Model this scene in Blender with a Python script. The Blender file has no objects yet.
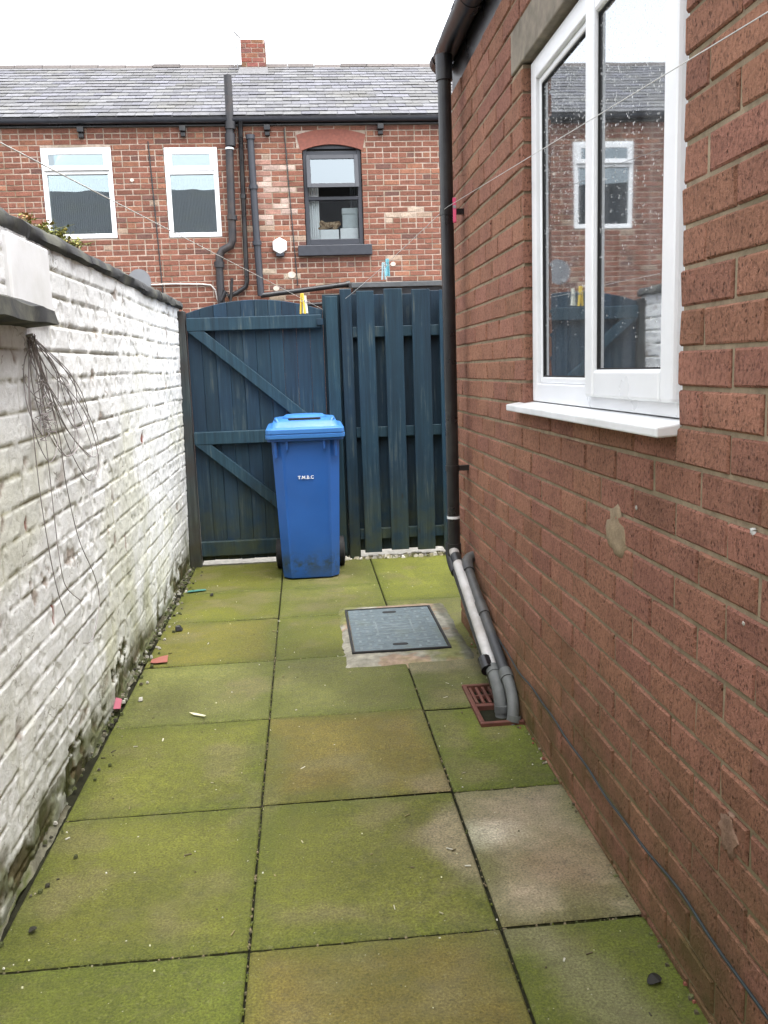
import bpy, math, random
import numpy as np
from mathutils import Matrix, Vector
R = math.radians
sc = bpy.context.scene
col = sc.collection

# ------------------------------------------------------------------ camera
def make_camera():
    f, pitch, yaw, roll = 880.9, 0.16855, 0.08669, 0.03314
    cy, sy = math.cos(yaw), math.sin(yaw)
    F = Vector((sy, cy, 0)); Rt = Vector((cy, -sy, 0)); U = Vector((0, 0, 1))
    cp, sp = math.cos(pitch), math.sin(pitch)
    F2 = F * cp - U * sp; U2 = U * cp + F * sp
    cr, sr = math.cos(roll), math.sin(roll)
    R3 = Rt * cr - U2 * sr; U3 = U2 * cr + Rt * sr
    cam = bpy.data.cameras.new('camera'); o = bpy.data.objects.new('camera', cam); col.objects.link(o)
    m = Matrix.Identity(4)
    for i in range(3):
        m[i][0] = R3[i]; m[i][1] = U3[i]; m[i][2] = -F2[i]
    m[0][3], m[1][3], m[2][3] = 0.1877, 0.0, 1.3447
    o.matrix_world = m
    cam.sensor_fit = 'HORIZONTAL'; cam.sensor_width = 36.0; cam.lens = 36.0 * f / 768.0
    cam.clip_start = 0.02; cam.clip_end = 600
    sc.camera = o
make_camera()

# ------------------------------------------------------------------ light
SUN_EL, SUN_AZ = R(70), R(140)          # overcast: the sun only gives a very soft direction
w = bpy.data.worlds.new('World'); sc.world = w; w.use_nodes = True
nt = w.node_tree; nt.nodes.clear()
sky = nt.nodes.new('ShaderNodeTexSky'); sky.sky_type = 'NISHITA'; sky.sun_disc = False
sky.sun_elevation = SUN_EL; sky.sun_rotation = SUN_AZ; sky.air_density = 1.0; sky.dust_density = 4.0; sky.ozone_density = 1.0
hs = nt.nodes.new('ShaderNodeHueSaturation'); hs.inputs['Saturation'].default_value = 0.22
bg = nt.nodes.new('ShaderNodeBackground'); bg.inputs['Strength'].default_value = 0.15
wo = nt.nodes.new('ShaderNodeOutputWorld')
nt.links.new(sky.outputs[0], hs.inputs['Color']); nt.links.new(hs.outputs[0], bg.inputs[0]); nt.links.new(bg.outputs[0], wo.inputs[0])
sun = bpy.data.lights.new('sun', 'SUN'); sun.energy = 0.7; sun.angle = R(60); sun.color = (1, .97, .93)
so = bpy.data.objects.new('sun', sun); col.objects.link(so)
sd = Vector((math.sin(SUN_AZ) * math.cos(SUN_EL), math.cos(SUN_AZ) * math.cos(SUN_EL), math.sin(SUN_EL)))
so.rotation_euler = sd.to_track_quat('Z', 'Y').to_euler()
sc.view_settings.view_transform = 'Standard'; sc.view_settings.look = 'None'
sc.view_settings.gamma = 1; sc.view_settings.use_curve_mapping = False
sc.view_settings.exposure = 2.3
sc.cycles.max_bounces = 8; sc.cycles.use_denoising = True

rng = random.Random(7)

# ------------------------------------------------------------------ helpers
def hash2(ix, iy, seed):
    h = (ix.astype(np.int64) * 374761393 + iy.astype(np.int64) * 668265263 + seed * 974634777) & 0xffffffff
    h = ((h ^ (h >> 13)) * 1274126177) & 0xffffffff
    h = h ^ (h >> 16)
    return (h & 0xffff) / 65535.0
def vnoise(x, y, seed=0):
    x = np.asarray(x, float); y = np.asarray(y, float)
    ix = np.floor(x); iy = np.floor(y); fx = x - ix; fy = y - iy
    fx = fx * fx * (3 - 2 * fx); fy = fy * fy * (3 - 2 * fy)
    a = hash2(ix, iy, seed); b = hash2(ix + 1, iy, seed); c = hash2(ix, iy + 1, seed); d = hash2(ix + 1, iy + 1, seed)
    return (a * (1 - fx) + b * fx) * (1 - fy) + (c * (1 - fx) + d * fx) * fy
def fbm(x, y, seed=0, o=4):
    s = 0; a = .5; t = 0
    for i in range(o):
        s = s + a * vnoise(x * 2 ** i, y * 2 ** i, seed + i * 17); t += a; a *= .5
    return s / t
def sstep(a, b, x):
    t = np.clip((x - a) / (b - a), 0, 1); return t * t * (3 - 2 * t)

def tag(o, label=None, cat=None, group=None, kind=None):
    if label: o['label'] = label
    if cat: o['category'] = cat
    if group: o['group'] = group
    if kind: o['kind'] = kind
    return o
def empty(name, loc=(0, 0, 0), label=None, cat=None, group=None):
    o = bpy.data.objects.new(name, None); col.objects.link(o); o.location = loc; o.empty_display_size = .1
    return tag(o, label, cat, group)
def copy_tree(o, parent=None):
    c = o.copy(); col.objects.link(c)
    if parent: c.parent = parent
    for ch in list(o.children): copy_tree(ch, c)
    return c

class MB:
    """collects shapes for ONE mesh object"""
    def __init__(s): s.v = []; s.f = []; s.c = []; s.m = []; s.col = (1, 1, 1); s.mi = 0
    def add(s, vs, fs, c=None, mi=None):
        n = len(s.v); s.v += [tuple(p) for p in vs]; s.c += [c or s.col] * len(vs)
        s.f += [tuple(i + n for i in q) for q in fs]; s.m += [s.mi if mi is None else mi] * len(fs)
        return s
    def box(s, x0, x1, y0, y1, z0, z1, c=None, mi=None):
        return s.add([(x0, y0, z0), (x1, y0, z0), (x1, y1, z0), (x0, y1, z0), (x0, y0, z1), (x1, y0, z1), (x1, y1, z1), (x0, y1, z1)],
                     [(0, 3, 2, 1), (4, 5, 6, 7), (0, 1, 5, 4), (1, 2, 6, 5), (2, 3, 7, 6), (3, 0, 4, 7)], c, mi)
    def hexa(s, pts, c=None, mi=None):
        return s.add(pts, [(0, 3, 2, 1), (4, 5, 6, 7), (0, 1, 5, 4), (1, 2, 6, 5), (2, 3, 7, 6), (3, 0, 4, 7)], c, mi)
    def prism(s, poly, axis, a, b, c=None, mi=None):
        def P(p, t):
            return {'x': (t, p[0], p[1]), 'y': (p[0], t, p[1]), 'z': (p[0], p[1], t)}[axis]
        n = len(poly); vs = [P(p, a) for p in poly] + [P(p, b) for p in poly]
        fs = [tuple(range(n))[::-1], tuple(range(n, 2 * n))] + [(i, (i + 1) % n, n + (i + 1) % n, n + i) for i in range(n)]
        return s.add(vs, fs, c, mi)
    def tube(s, path, r, seg=10, c=None, mi=None, caps=True):
        path = [Vector(p) for p in path]; rs = r if isinstance(r, (list, tuple)) else [r] * len(path)
        vs = []; fs = []; up = None
        for i, p in enumerate(path):
            t = (path[min(i + 1, len(path) - 1)] - path[max(i - 1, 0)]).normalized()
            if up is None: up = Vector((0, 0, 1)) if abs(t.z) < .9 else Vector((1, 0, 0))
            a = t.cross(up)
            if a.length < 1e-4: a = t.cross(Vector((0, 1, 0)))
            a.normalize(); b = a.cross(t).normalized(); up = b
            for k in range(seg):
                th = 2 * math.pi * k / seg; vs.append(p + (a * math.cos(th) + b * math.sin(th)) * rs[i])
        for i in range(len(path) - 1):
            for k in range(seg):
                fs.append((i * seg + k, i * seg + (k + 1) % seg, (i + 1) * seg + (k + 1) % seg, (i + 1) * seg + k))
        if caps: fs += [tuple(range(seg))[::-1], tuple((len(path) - 1) * seg + k for k in range(seg))]
        return s.add(vs, fs, c, mi)
    def loft(s, rings, c=None, mi=None, caps=True):
        n = len(rings[0]); vs = [p for r_ in rings for p in r_]; fs = []
        for i in range(len(rings) - 1):
            for k in range(n): fs.append((i * n + k, i * n + (k + 1) % n, (i + 1) * n + (k + 1) % n, (i + 1) * n + k))
        if caps: fs += [tuple(range(n))[::-1], tuple((len(rings) - 1) * n + k for k in range(n))]
        return s.add(vs, fs, c, mi)
    def grid(s, P, C=None, keep=None, mi=None):
        """P: (a,b,3) array"""
        a, b = P.shape[:2]; n = len(s.v)
        s.v += [tuple(p) for p in P.reshape(-1, 3).tolist()]
        s.c += [tuple(p) for p in C.reshape(-1, 3).tolist()] if C is not None else [s.col] * (a * b)
        i = np.arange(a - 1)[:, None]; j = np.arange(b - 1)[None, :]
        q = np.stack([i * b + j, (i + 1) * b + j, (i + 1) * b + j + 1, i * b + j + 1], -1)
        if keep is not None: q = q[keep]
        q = q.reshape(-1, 4) + n
        s.f += [tuple(t) for t in q.tolist()]; s.m += [s.mi if mi is None else mi] * len(q)
        return s
    def build(s, name, mats, parent=None, smooth=None, bevel=0, segs=2):
        me = bpy.data.meshes.new(name); me.from_pydata(s.v, [], s.f)
        at = me.color_attributes.new('Col', 'FLOAT_COLOR', 'POINT')
        ca = np.ones((len(s.v), 4), np.float32); ca[:, :3] = np.array(s.c, np.float32).reshape(-1, 3); at.data.foreach_set('color', ca.ravel())
        if not isinstance(mats, (list, tuple)): mats = [mats]
        for m in mats: me.materials.append(m)
        me.polygons.foreach_set('material_index', np.array(s.m, np.int32))
        if smooth is not None:
            me.polygons.foreach_set('use_smooth', [True] * len(s.f))
            if smooth < 180: me.set_sharp_from_angle(angle=R(smooth))
        me.update()
        o = bpy.data.objects.new(name, me); col.objects.link(o)
        if parent: o.parent = parent
        if bevel:
            b = o.modifiers.new('bevel', 'BEVEL'); b.width = bevel; b.segments = segs; b.limit_method = 'ANGLE'; b.angle_limit = R(35)
            b.harden_normals = False
        return o

def rrect(w, d, r, n=5, cx=0, cy=0):
    out = []
    for (sx, sy, a0) in ((1, 1, 0), (-1, 1, 90), (-1, -1, 180), (1, -1, 270)):
        for k in range(n + 1):
            a = R(a0 + 90 * k / n); out.append((cx + sx * (w / 2 - r) + r * math.cos(a), cy + sy * (d / 2 - r) + r * math.sin(a)))
    return out

# ------------------------------------------------------------------ materials
class NT:
    def __init__(s, name):
        s.mat = bpy.data.materials.new(name); s.mat.use_nodes = True
        s.t = s.mat.node_tree; s.t.nodes.clear()
        s.out = s.t.nodes.new('ShaderNodeOutputMaterial'); s.tc = s.t.nodes.new('ShaderNodeTexCoord')
        s.P = s.tc.outputs['Object']
    def n(s, typ, **kw):
        x = s.t.nodes.new(typ)
        for k, v in kw.items(): setattr(x, k, v)
        return x
    def l(s, a, b): s.t.links.new(a, b)
    def setin(s, sock, v):
        if isinstance(v, bpy.types.NodeSocket): s.l(v, sock)
        elif isinstance(v, (tuple, list)) and len(v) == 3 and sock.type == 'RGBA': sock.default_value = (*v, 1)
        else: sock.default_value = v
    def map(s, scale, vec=None):
        m = s.n('ShaderNodeMapping'); s.l(vec or s.P, m.inputs['Vector']); m.inputs['Scale'].default_value = scale; return m.outputs[0]
    def noise(s, scale, detail=4, rough=.55, vec=None, dist=0):
        x = s.n('ShaderNodeTexNoise'); s.l(vec or s.P, x.inputs['Vector'])
        x.inputs['Scale'].default_value = scale; x.inputs['Detail'].default_value = detail; x.inputs['Roughness'].default_value = rough
        x.inputs['Distortion'].default_value = dist; return x.outputs['Fac']
    def vor(s, scale, vec=None, feature='F1', rnd=1):
        x = s.n('ShaderNodeTexVoronoi', feature=feature); s.l(vec or s.P, x.inputs['Vector']); x.inputs['Scale'].default_value = scale
        x.inputs['Randomness'].default_value = rnd; return x
    def ramp(s, fac, *stops):
        x = s.n('ShaderNodeValToRGB'); s.l(fac, x.inputs[0]); e = x.color_ramp.elements
        while len(e) < len(stops): e.new(.5)
        for q, (p, c) in zip(e, stops):
            q.position = p; q.color = (c, c, c, 1) if not isinstance(c, tuple) else (*c, 1)
        return x.outputs[0]
    def mix(s, fac, a, b, mode='MIX'):
        x = s.n('ShaderNodeMix', data_type='RGBA', blend_type=mode)
        s.setin(x.inputs[0], fac); s.setin(x.inputs[6], a); s.setin(x.inputs[7], b); return x.outputs[2]
    def math(s, op, a, b=0.0, clamp=False):
        x = s.n('ShaderNodeMath', operation=op, use_clamp=clamp); s.setin(x.inputs[0], a); s.setin(x.inputs[1], b); return x.outputs[0]
    def col(s): return s.n('ShaderNodeVertexColor', layer_name='Col').outputs[0]
    def bump(s, h, strength=.5, dist=.002, normal=None):
        x = s.n('ShaderNodeBump'); s.l(h, x.inputs['Height']); x.inputs['Strength'].default_value = strength; x.inputs['Distance'].default_value = dist
        if normal: s.l(normal, x.inputs['Normal'])
        return x.outputs[0]
    def bsdf(s, base, rough=.8, normal=None, spec=.5, metal=0.0):
        b = s.n('ShaderNodeBsdfPrincipled'); s.setin(b.inputs['Base Color'], base); s.setin(b.inputs['Roughness'], rough)
        b.inputs['Specular IOR Level'].default_value = spec; b.inputs['Metallic'].default_value = metal
        if normal: s.l(normal, b.inputs['Normal'])
        s.l(b.outputs[0], s.out.inputs[0]); return s.mat

def m_simple(name, c, rough=.6, var=.15, scale=14, bump=.0, spec=.5, metal=0., dirt=None, dirt_amt=.3):
    t = NT(name); nz = t.noise(scale, 5)
    k = t.ramp(nz, (.3, 1 - var), (.7, 1 + var * .5))
    base = t.mix(1, c, k, 'MULTIPLY')
    if dirt: base = t.mix(t.math('MULTIPLY', t.ramp(t.noise(scale * .4, 6, .65), (.48, 0.), (.7, 1.)), dirt_amt), base, dirt)
    nm = t.bump(t.noise(scale * 12, 3), bump, .001) if bump else None
    return t.bsdf(base, t.ramp(nz, (.2, max(0, rough - .1)), (.8, min(1, rough + .1))), nm, spec, metal)

def m_brick(name, pits=1.0, scale=1.0, green=0.0):
    t = NT(name); c = t.col()
    v = t.map((1, 1, .75)) ; f = t.noise(95 * scale, 5, .72, v, .5); g = t.noise(9, 4)
    base = t.mix(1, c, t.ramp(g, (.25, .78), (.75, 1.12)), 'MULTIPLY')
    base = t.mix(1, base, t.ramp(f, (.34, .58), (.5, 1.), (.72, 1.22)), 'MULTIPLY')
    sp = t.vor(75 * scale, t.map((1, 1.0, .7)))
    spk = t.ramp(sp.outputs['Distance'], (.0, 1.), (.26, .0))
    keep = t.math('GREATER_THAN', t.noise(33 * scale, 2), .50)
    base = t.mix(t.math('MULTIPLY', t.math('MULTIPLY', spk, keep), .85 * pits), base, (.030, .018, .015))
    sp2 = t.vor(150 * scale, t.map((1, 1.0, .6))); k2 = t.math('MULTIPLY', t.math('LESS_THAN', sp2.outputs['Distance'], .30), t.math('GREATER_THAN', t.noise(46 * scale, 3, .6), .50))
    base = t.mix(t.math('MULTIPLY', k2, .6 * pits), base, (.05, .024, .018))
    pl_ = t.ramp(t.noise(19 * scale, 5, .7), (.58, 0.), (.74, .35 * pits)); base = t.mix(pl_, base, (.33, .19, .14))
    if green:
        sx = t.n('ShaderNodeSeparateXYZ'); t.l(t.P, sx.inputs[0])
        hz = t.math('SUBTRACT', 1.0, t.math('MULTIPLY', sx.outputs[2], 1.7), True)
        ga = t.math('MULTIPLY', hz, t.ramp(t.noise(5, 5, .6), (.35, .15), (.65, 1.)))
        base = t.mix(t.math('MULTIPLY', ga, green), base, (.085, .075, .022))
    h = t.math('SUBTRACT', t.math('ADD', f, t.math('MULTIPLY', t.noise(260 * scale, 3, .7), .35)), t.math('MULTIPLY', t.math('MULTIPLY', spk, keep), .8))
    return t.bsdf(base, .9, t.bump(h, 1.0 * pits, .010), .2)

def m_mortar(name, c, green=0.0):
    t = NT(name); base = t.mix(1, c, t.ramp(t.noise(25, 6, .7), (.25, .55), (.7, 1.2)), 'MULTIPLY')
    base = t.mix(t.ramp(t.noise(2.2, 5, .6), (.45, 0.), (.65, .75)), base, (.17, .14, .085))
    if green:
        sx = t.n('ShaderNodeSeparateXYZ'); t.l(t.P, sx.inputs[0])
        hz = t.math('SUBTRACT', 1.0, t.math('MULTIPLY', sx.outputs[2], 1.6), True)
        base = t.mix(t.math('MULTIPLY', t.math('MULTIPLY', hz, t.ramp(t.noise(4, 5), (.3, .3), (.6, 1.))), green), base, (.11, .115, .03))
    return t.bsdf(base, .95, t.bump(t.noise(170, 4, .7), .6, .004), .2)

def m_paving():
    t = NT('algae_concrete'); c = t.col()
    n1 = t.noise(3.2, 6, .62); n2 = t.noise(26, 6, .7); n3 = t.noise(160, 4, .7)
    base = t.mix(1, c, t.ramp(n2, (.25, .62), (.5, 1.), (.8, 1.3)), 'MULTIPLY')
    base = t.mix(1, base, t.ramp(n3, (.30, .45), (.5, 1.), (.72, 1.6)), 'MULTIPLY')
    base = t.mix(t.ramp(t.noise(60, 5, .75), (.56, 0.), (.74, .45)), base, (.20, .19, .11))
    base = t.mix(t.ramp(t.noise(85, 4, .7), (.58, 0.), (.72, .55)), base, (.035, .036, .010))
    base = t.mix(t.ramp(n1, (.42, 0.), (.72, .42)), base, (.063, .072, .010))
    base = t.mix(t.ramp(t.noise(7, 6, .7, t.map((1, 1.7, 1))), (.55, 0.), (.78, .5)), base, (.095, .083, .047))
    vo = t.vor(48); sp = t.math('MULTIPLY', t.math('LESS_THAN', vo.outputs['Distance'], .085), t.math('GREATER_THAN', t.noise(21, 3), .57))
    base = t.mix(t.math('MULTIPLY', sp, .75), base, (.26, .26, .20))
    vo2 = t.vor(17); sp2 = t.math('MULTIPLY', t.math('LESS_THAN', vo2.outputs['Distance'], .05), t.math('GREATER_THAN', t.noise(9, 3), .54))
    base = t.mix(sp2, base, (.33, .33, .28))
    vo3 = t.vor(31); sp3 = t.math('MULTIPLY', t.math('LESS_THAN', vo3.outputs['Distance'], .07), t.math('GREATER_THAN', t.noise(13, 3), .6))
    base = t.mix(t.math('MULTIPLY', sp3, .8), base, (.035, .03, .018))
    h = t.math('ADD', t.math('MULTIPLY', n2, .6), n3)
    return t.bsdf(base, t.ramp(n2, (.3, .62), (.7, .85)), t.bump(h, .8, .005), .3)

def m_paint_wall():
    t = NT('painted_brick'); c = t.col()
    n2 = t.noise(40, 6, .7); n3 = t.noise(8, 6, .65)
    base = t.mix(1, c, t.ramp(n2, (.25, .82), (.5, 1.), (.8, 1.05)), 'MULTIPLY')
    wv_ = t.n('ShaderNodeVectorMath', operation='ADD'); nn_ = t.n('ShaderNodeTexNoise'); t.l(t.P, nn_.inputs['Vector']); nn_.inputs['Scale'].default_value = 9; nn_.inputs['Detail'].default_value = 5
    sc_ = t.n('ShaderNodeVectorMath', operation='SCALE'); t.l(nn_.outputs['Color'], sc_.inputs[0]); sc_.inputs['Scale'].default_value = .16; t.l(t.P, wv_.inputs[0]); t.l(sc_.outputs[0], wv_.inputs[1])
    crack = t.vor(9, t.map((1, 1, 1.8), wv_.outputs[0]), 'DISTANCE_TO_EDGE')
    k = t.math('MULTIPLY', t.math('LESS_THAN', crack.outputs['Distance'], .018), t.ramp(t.noise(5, 5, .7), (.56, 0.), (.62, .7)))
    base = t.mix(k, base, (.13, .10, .075))
    st = t.ramp(t.noise(14, 6, .75, t.map((1, 1.2, .5))), (.58, 0.), (.76, .6))
    base = t.mix(st, base, (.27, .255, .19))
    fl = t.ramp(t.noise(60, 5, .65), (.64, 0.), (.67, .8))
    base = t.mix(t.math('MULTIPLY', fl, t.ramp(t.noise(4, 4), (.45, 0.), (.6, 1.))), base, (.14, .11, .09))
    h = t.math('ADD', t.math('MULTIPLY', t.noise(70, 5, .65), 1.), t.math('MULTIPLY', t.noise(240, 3), .3))
    return t.bsdf(base, .75, t.bump(h, .6, .005), .25)

def m_wood(name, c, c2, green=.4):
    t = NT(name); cc = t.col()
    g = t.noise(30, 6, .65, t.map((1.6, 1.6, .07)), .6); p = t.noise(2.5, 5)
    base = t.mix(t.ramp(p, (.3, 0.), (.7, 1.)), c, c2)
    base = t.mix(1, base, cc, 'MULTIPLY')
    base = t.mix(1, base, t.ramp(g, (.3, .6), (.55, 1.), (.8, 1.35)), 'MULTIPLY')
    worn = t.math('MULTIPLY', t.ramp(g, (.54, 0.), (.66, 1.)), t.ramp(t.noise(5, 4), (.46, 0.), (.62, .6)))
    base = t.mix(worn, base, (.085, .095, .08))
    kn = t.vor(3.2, t.map((2.2, 2.2, .8))); base = t.mix(t.ramp(kn.outputs['Distance'], (.03, .8), (.07, 0.)), base, (.012, .014, .014))
    sx = t.n('ShaderNodeSeparateXYZ'); t.l(t.P, sx.inputs[0])
    hz = t.math('SUBTRACT', 1.0, t.math('MULTIPLY', sx.outputs[2], 1.5), True)
    base = t.mix(t.math('MULTIPLY', t.math('MULTIPLY', hz, t.ramp(t.noise(9, 5), (.35, .1), (.62, 1.))), green), base, (.05, .055, .012))
    return t.bsdf(base, .62, t.bump(t.math('ADD', g, t.math('MULTIPLY', t.noise(140, 3), .2)), .4, .004), .35)

def m_glass(name, ior=1.75, drops=0.0, tint=(.75, .82, .80), gcol=(.93, .97, 1, 1), grough=0.0):
    t = NT(name)
    fr = t.n('ShaderNodeFresnel'); fr.inputs[0].default_value = ior
    g = t.n('ShaderNodeBsdfGlossy'); g.inputs['Roughness'].default_value = 0.0; g.inputs['Color'].default_value = gcol; g.inputs['Roughness'].default_value = grough
    wv = t.bump(t.noise(1.4, 2), .25, .004); t.l(wv, g.inputs['Normal'])
    tr = t.n('ShaderNodeBsdfTransparent'); tr.inputs[0].default_value = (*tint, 1)
    m = t.n('ShaderNodeMixShader'); t.l(fr.outputs[0], m.inputs[0]); t.l(tr.outputs[0], m.inputs[1]); t.l(g.outputs[0], m.inputs[2])
    o = m.outputs[0]
    if drops:
        v = t.vor(120, t.map((.05, 1, .75))); k = t.math('LESS_THAN', v.outputs['Distance'], .26)
        sx = t.n('ShaderNodeSeparateXYZ'); t.l(t.P, sx.inputs[0])
        hi = t.math('MULTIPLY', t.math('SUBTRACT', sx.outputs[2], 1.35), 1.1, True)
        th = t.math('SUBTRACT', .66, t.math('MULTIPLY', hi, .22))
        k = t.math('MULTIPLY', k, t.math('GREATER_THAN', t.noise(30, 3, .6), th))
        d = t.n('ShaderNodeBsdfDiffuse'); d.inputs[0].default_value = (.75, .76, .76, 1)
        m2 = t.n('ShaderNodeMixShader'); t.l(t.math('MULTIPLY', k, drops), m2.inputs[0]); t.l(o, m2.inputs[1]); t.l(d.outputs[0], m2.inputs[2]); o = m2.outputs[0]
        m3 = t.n('ShaderNodeMixShader'); t.l(t.ramp(t.noise(3, 5, .6, t.map((1, 3, .4))), (.35, .02), (.7, .085)), m3.inputs[0]); t.l(o, m3.inputs[1]); t.l(d.outputs[0], m3.inputs[2]); o = m3.outputs[0]   # dust film
    t.l(o, t.out.inputs[0]); return t.mat

def m_slate():
    t = NT('slate'); base = t.mix(1, t.col(), t.ramp(t.noise(14, 6, .7), (.3, .7), (.7, 1.25)), 'MULTIPLY')
    base = t.mix(t.ramp(t.noise(1.3, 5), (.5, 0.), (.7, .4)), base, (.11, .105, .085))
    return t.bsdf(base, .8, t.bump(t.noise(60, 4), .3, .004), .25)

def m_vcol(name, rough=.6, spec=.4, var=.2, scale=20, bump=0.):
    t = NT(name); base = t.mix(1, t.col(), t.ramp(t.noise(scale, 5, .65), (.3, 1 - var), (.7, 1 + var * .6)), 'MULTIPLY')
    return t.bsdf(base, rough, t.bump(t.noise(scale * 6, 4), bump, .004) if bump else None, spec)

def m_cover():
    t = NT('ductile_iron'); base = t.mix(1, (.095, .122, .132), t.ramp(t.noise(30, 6, .7), (.3, .65), (.7, 1.4)), 'MULTIPLY')
    base = t.mix(t.ramp(t.noise(70, 5, .7), (.60, 0.), (.72, .6)), base, (.30, .33, .32))
    base = t.mix(t.ramp(t.noise(6, 5), (.55, 0.), (.75, .5)), base, (.10, .11, .05))
    return t.bsdf(base, .5, t.bump(t.noise(120, 3), .3, .002), .5)

def m_bin(name, c, dirt=True):
    t = NT(name); base = t.mix(1, c, t.ramp(t.noise(5, 5), (.3, .9), (.7, 1.06)), 'MULTIPLY')
    base = t.mix(t.ramp(t.noise(90, 5, .7), (.66, 0.), (.78, .22)), base, (.25, .32, .42))
    if dirt:
        sx = t.n('ShaderNodeSeparateXYZ'); t.l(t.P, sx.inputs[0])
        b = t.math('SUBTRACT', 1.0, t.math('MULTIPLY', t.math('ABSOLUTE', t.math('SUBTRACT', sx.outputs[2], .10)), 11.0), True)
        base = t.mix(t.math('MULTIPLY', b, t.ramp(t.noise(16, 5, .7), (.42, 0.), (.58, .85))), base, (.02, .035, .03))
        lo = t.math('SUBTRACT', 1.0, t.math('MULTIPLY', sx.outputs[2], 3.2), True)
        base = t.mix(t.math('MULTIPLY', t.math('MULTIPLY', lo, t.ramp(t.noise(10, 5), (.4, 0.), (.7, 1.))), .45), base, (.05, .07, .05))
    return t.bsdf(base, t.ramp(t.noise(40, 4), (.3, .38), (.7, .55)), t.bump(t.noise(200, 3), .12, .001), .5)

M = {}
M['brick_near'] = m_brick('rustic_brick', 1.0, 1.0, .95)
M['brick_far'] = m_brick('old_brick', .5, .6)
M['mortar_near'] = m_mortar('sandy_mortar', (.31, .245, .165), .8)
M['mortar_far'] = m_mortar('pale_mortar', (.42, .34, .28))
M['paving'] = m_paving()
M['paint_wall'] = m_paint_wall()
M['gate_wood'] = m_wood('teal_stained_wood', (.0068, .025, .049), (.0095, .035, .058), .7)
M['post_wood'] = m_wood('dark_post_wood', (.035, .030, .026), (.02, .045, .06), .4)
M['upvc'] = m_simple('white_upvc', (.80, .81, .82), .32, .04, 6, 0, .5, dirt=(.45, .45, .40), dirt_amt=.18)
M['upvc_sill'] = m_simple('white_sill', (.78, .79, .79), .4, .05, 9, .1, .5, dirt=(.42, .42, .36), dirt_amt=.35)
M['glass_drops'] = m_glass('wet_glass', 6.5, .8, grough=.025)
M['glass_far'] = m_glass('window_glass', 3.2, gcol=(.68, .77, .81, 1))
M['black_pvc'] = m_simple('black_pipe', (.012, .012, .014), .32, .3, 9, .05, .5, dirt=(.05, .05, .045), dirt_amt=.5)
M['iron_pipe'] = m_simple('painted_iron', (.022, .022, .026), .5, .3, 9, .1, .5, dirt=(.08, .05, .035), dirt_amt=.5)
M['grey_pvc'] = m_simple('grey_pipe', (.034, .037, .041), .5, .3, 9, .1, .5, dirt=(.16, .15, .13), dirt_amt=.5)
M['elbow_pvc'] = m_simple('pale_grey_elbow', (.12, .128, .126), .6, .3, 18, .2, .4, dirt=(.06, .065, .05), dirt_amt=.6)
M['white_pipe'] = m_simple('white_pipe', (.46, .455, .445), .5, .2, 12, .1, .5, dirt=(.20, .16, .12), dirt_amt=.6)
M['slate'] = m_slate()
M['stone'] = m_simple('weathered_stone', (.25, .215, .17), .9, .35, 18, .6, .2, dirt=(.12, .115, .085), dirt_amt=.6)
M['coping'] = m_simple('dark_coping', (.034, .035, .036), .85, .4, 12, .7, .3, dirt=(.15, .15, .11), dirt_amt=.6)
M['vcol'] = m_vcol('mixed_matte', .8, .3, .25, 25, .4)
M['vgloss'] = m_vcol('mixed_plastic', .4, .5, .1)
M['leaf'] = m_vcol('leaf', .6, .3, .3, 40)
M['concrete'] = m_vcol('patch_concrete', .9, .25, .4, 22, .7)
M['cover'] = m_cover()
M['terracotta'] = m_simple('terracotta_plastic', (.115, .040, .028), .6, .3, 20, .3, .4, dirt=(.06, .06, .03), dirt_amt=.5)
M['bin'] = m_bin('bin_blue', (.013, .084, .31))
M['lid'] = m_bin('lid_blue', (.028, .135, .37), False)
M['rubber'] = m_simple('rubber', (.012, .012, .012), .8, .2)
M['white_mark'] = m_simple('white_print', (.75, .78, .8), .6, .1)
M['dark_room'] = m_simple('room_plaster', (.5, .5, .49), .9, .1)
M['blind'] = m_simple('grey_blind', (.22, .24, .26), .9, .15, 30)
M['curtain'] = m_simple('white_curtain', (.75, .77, .78), .9, .06)
M['anthracite'] = m_simple('anthracite_frame', (.028, .032, .042), .45, .15)
M['arch'] = m_simple('red_arch_brick', (.22, .080, .058), .9, .25, 25, .4)
M['soil'] = m_simple('soil', (.018, .018, .010), .95, .5, 40, .9, .1)
M['ground'] = m_simple('ground', (.07, .068, .06), .95, .4, 3, .8, .2)
M['metal'] = m_simple('galvanised', (.30, .31, .32), .5, .2, 10)
M['dish'] = m_simple('dish_grey', (.15, .158, .17), .6, .12, 8)
M['wire'] = m_simple('grey_wire', (.27, .245, .245), .55, .3)
M['line'] = m_simple('washing_line', (.55, .55, .53), .5, .1)
M['cable'] = m_simple('dark_cable', (.012, .022, .026), .5, .3, 20)
M['render'] = m_simple('white_render', (.62, .625, .63), .85, .08, 8, .4, .3, dirt=(.42, .42, .38), dirt_amt=.4)

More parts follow.
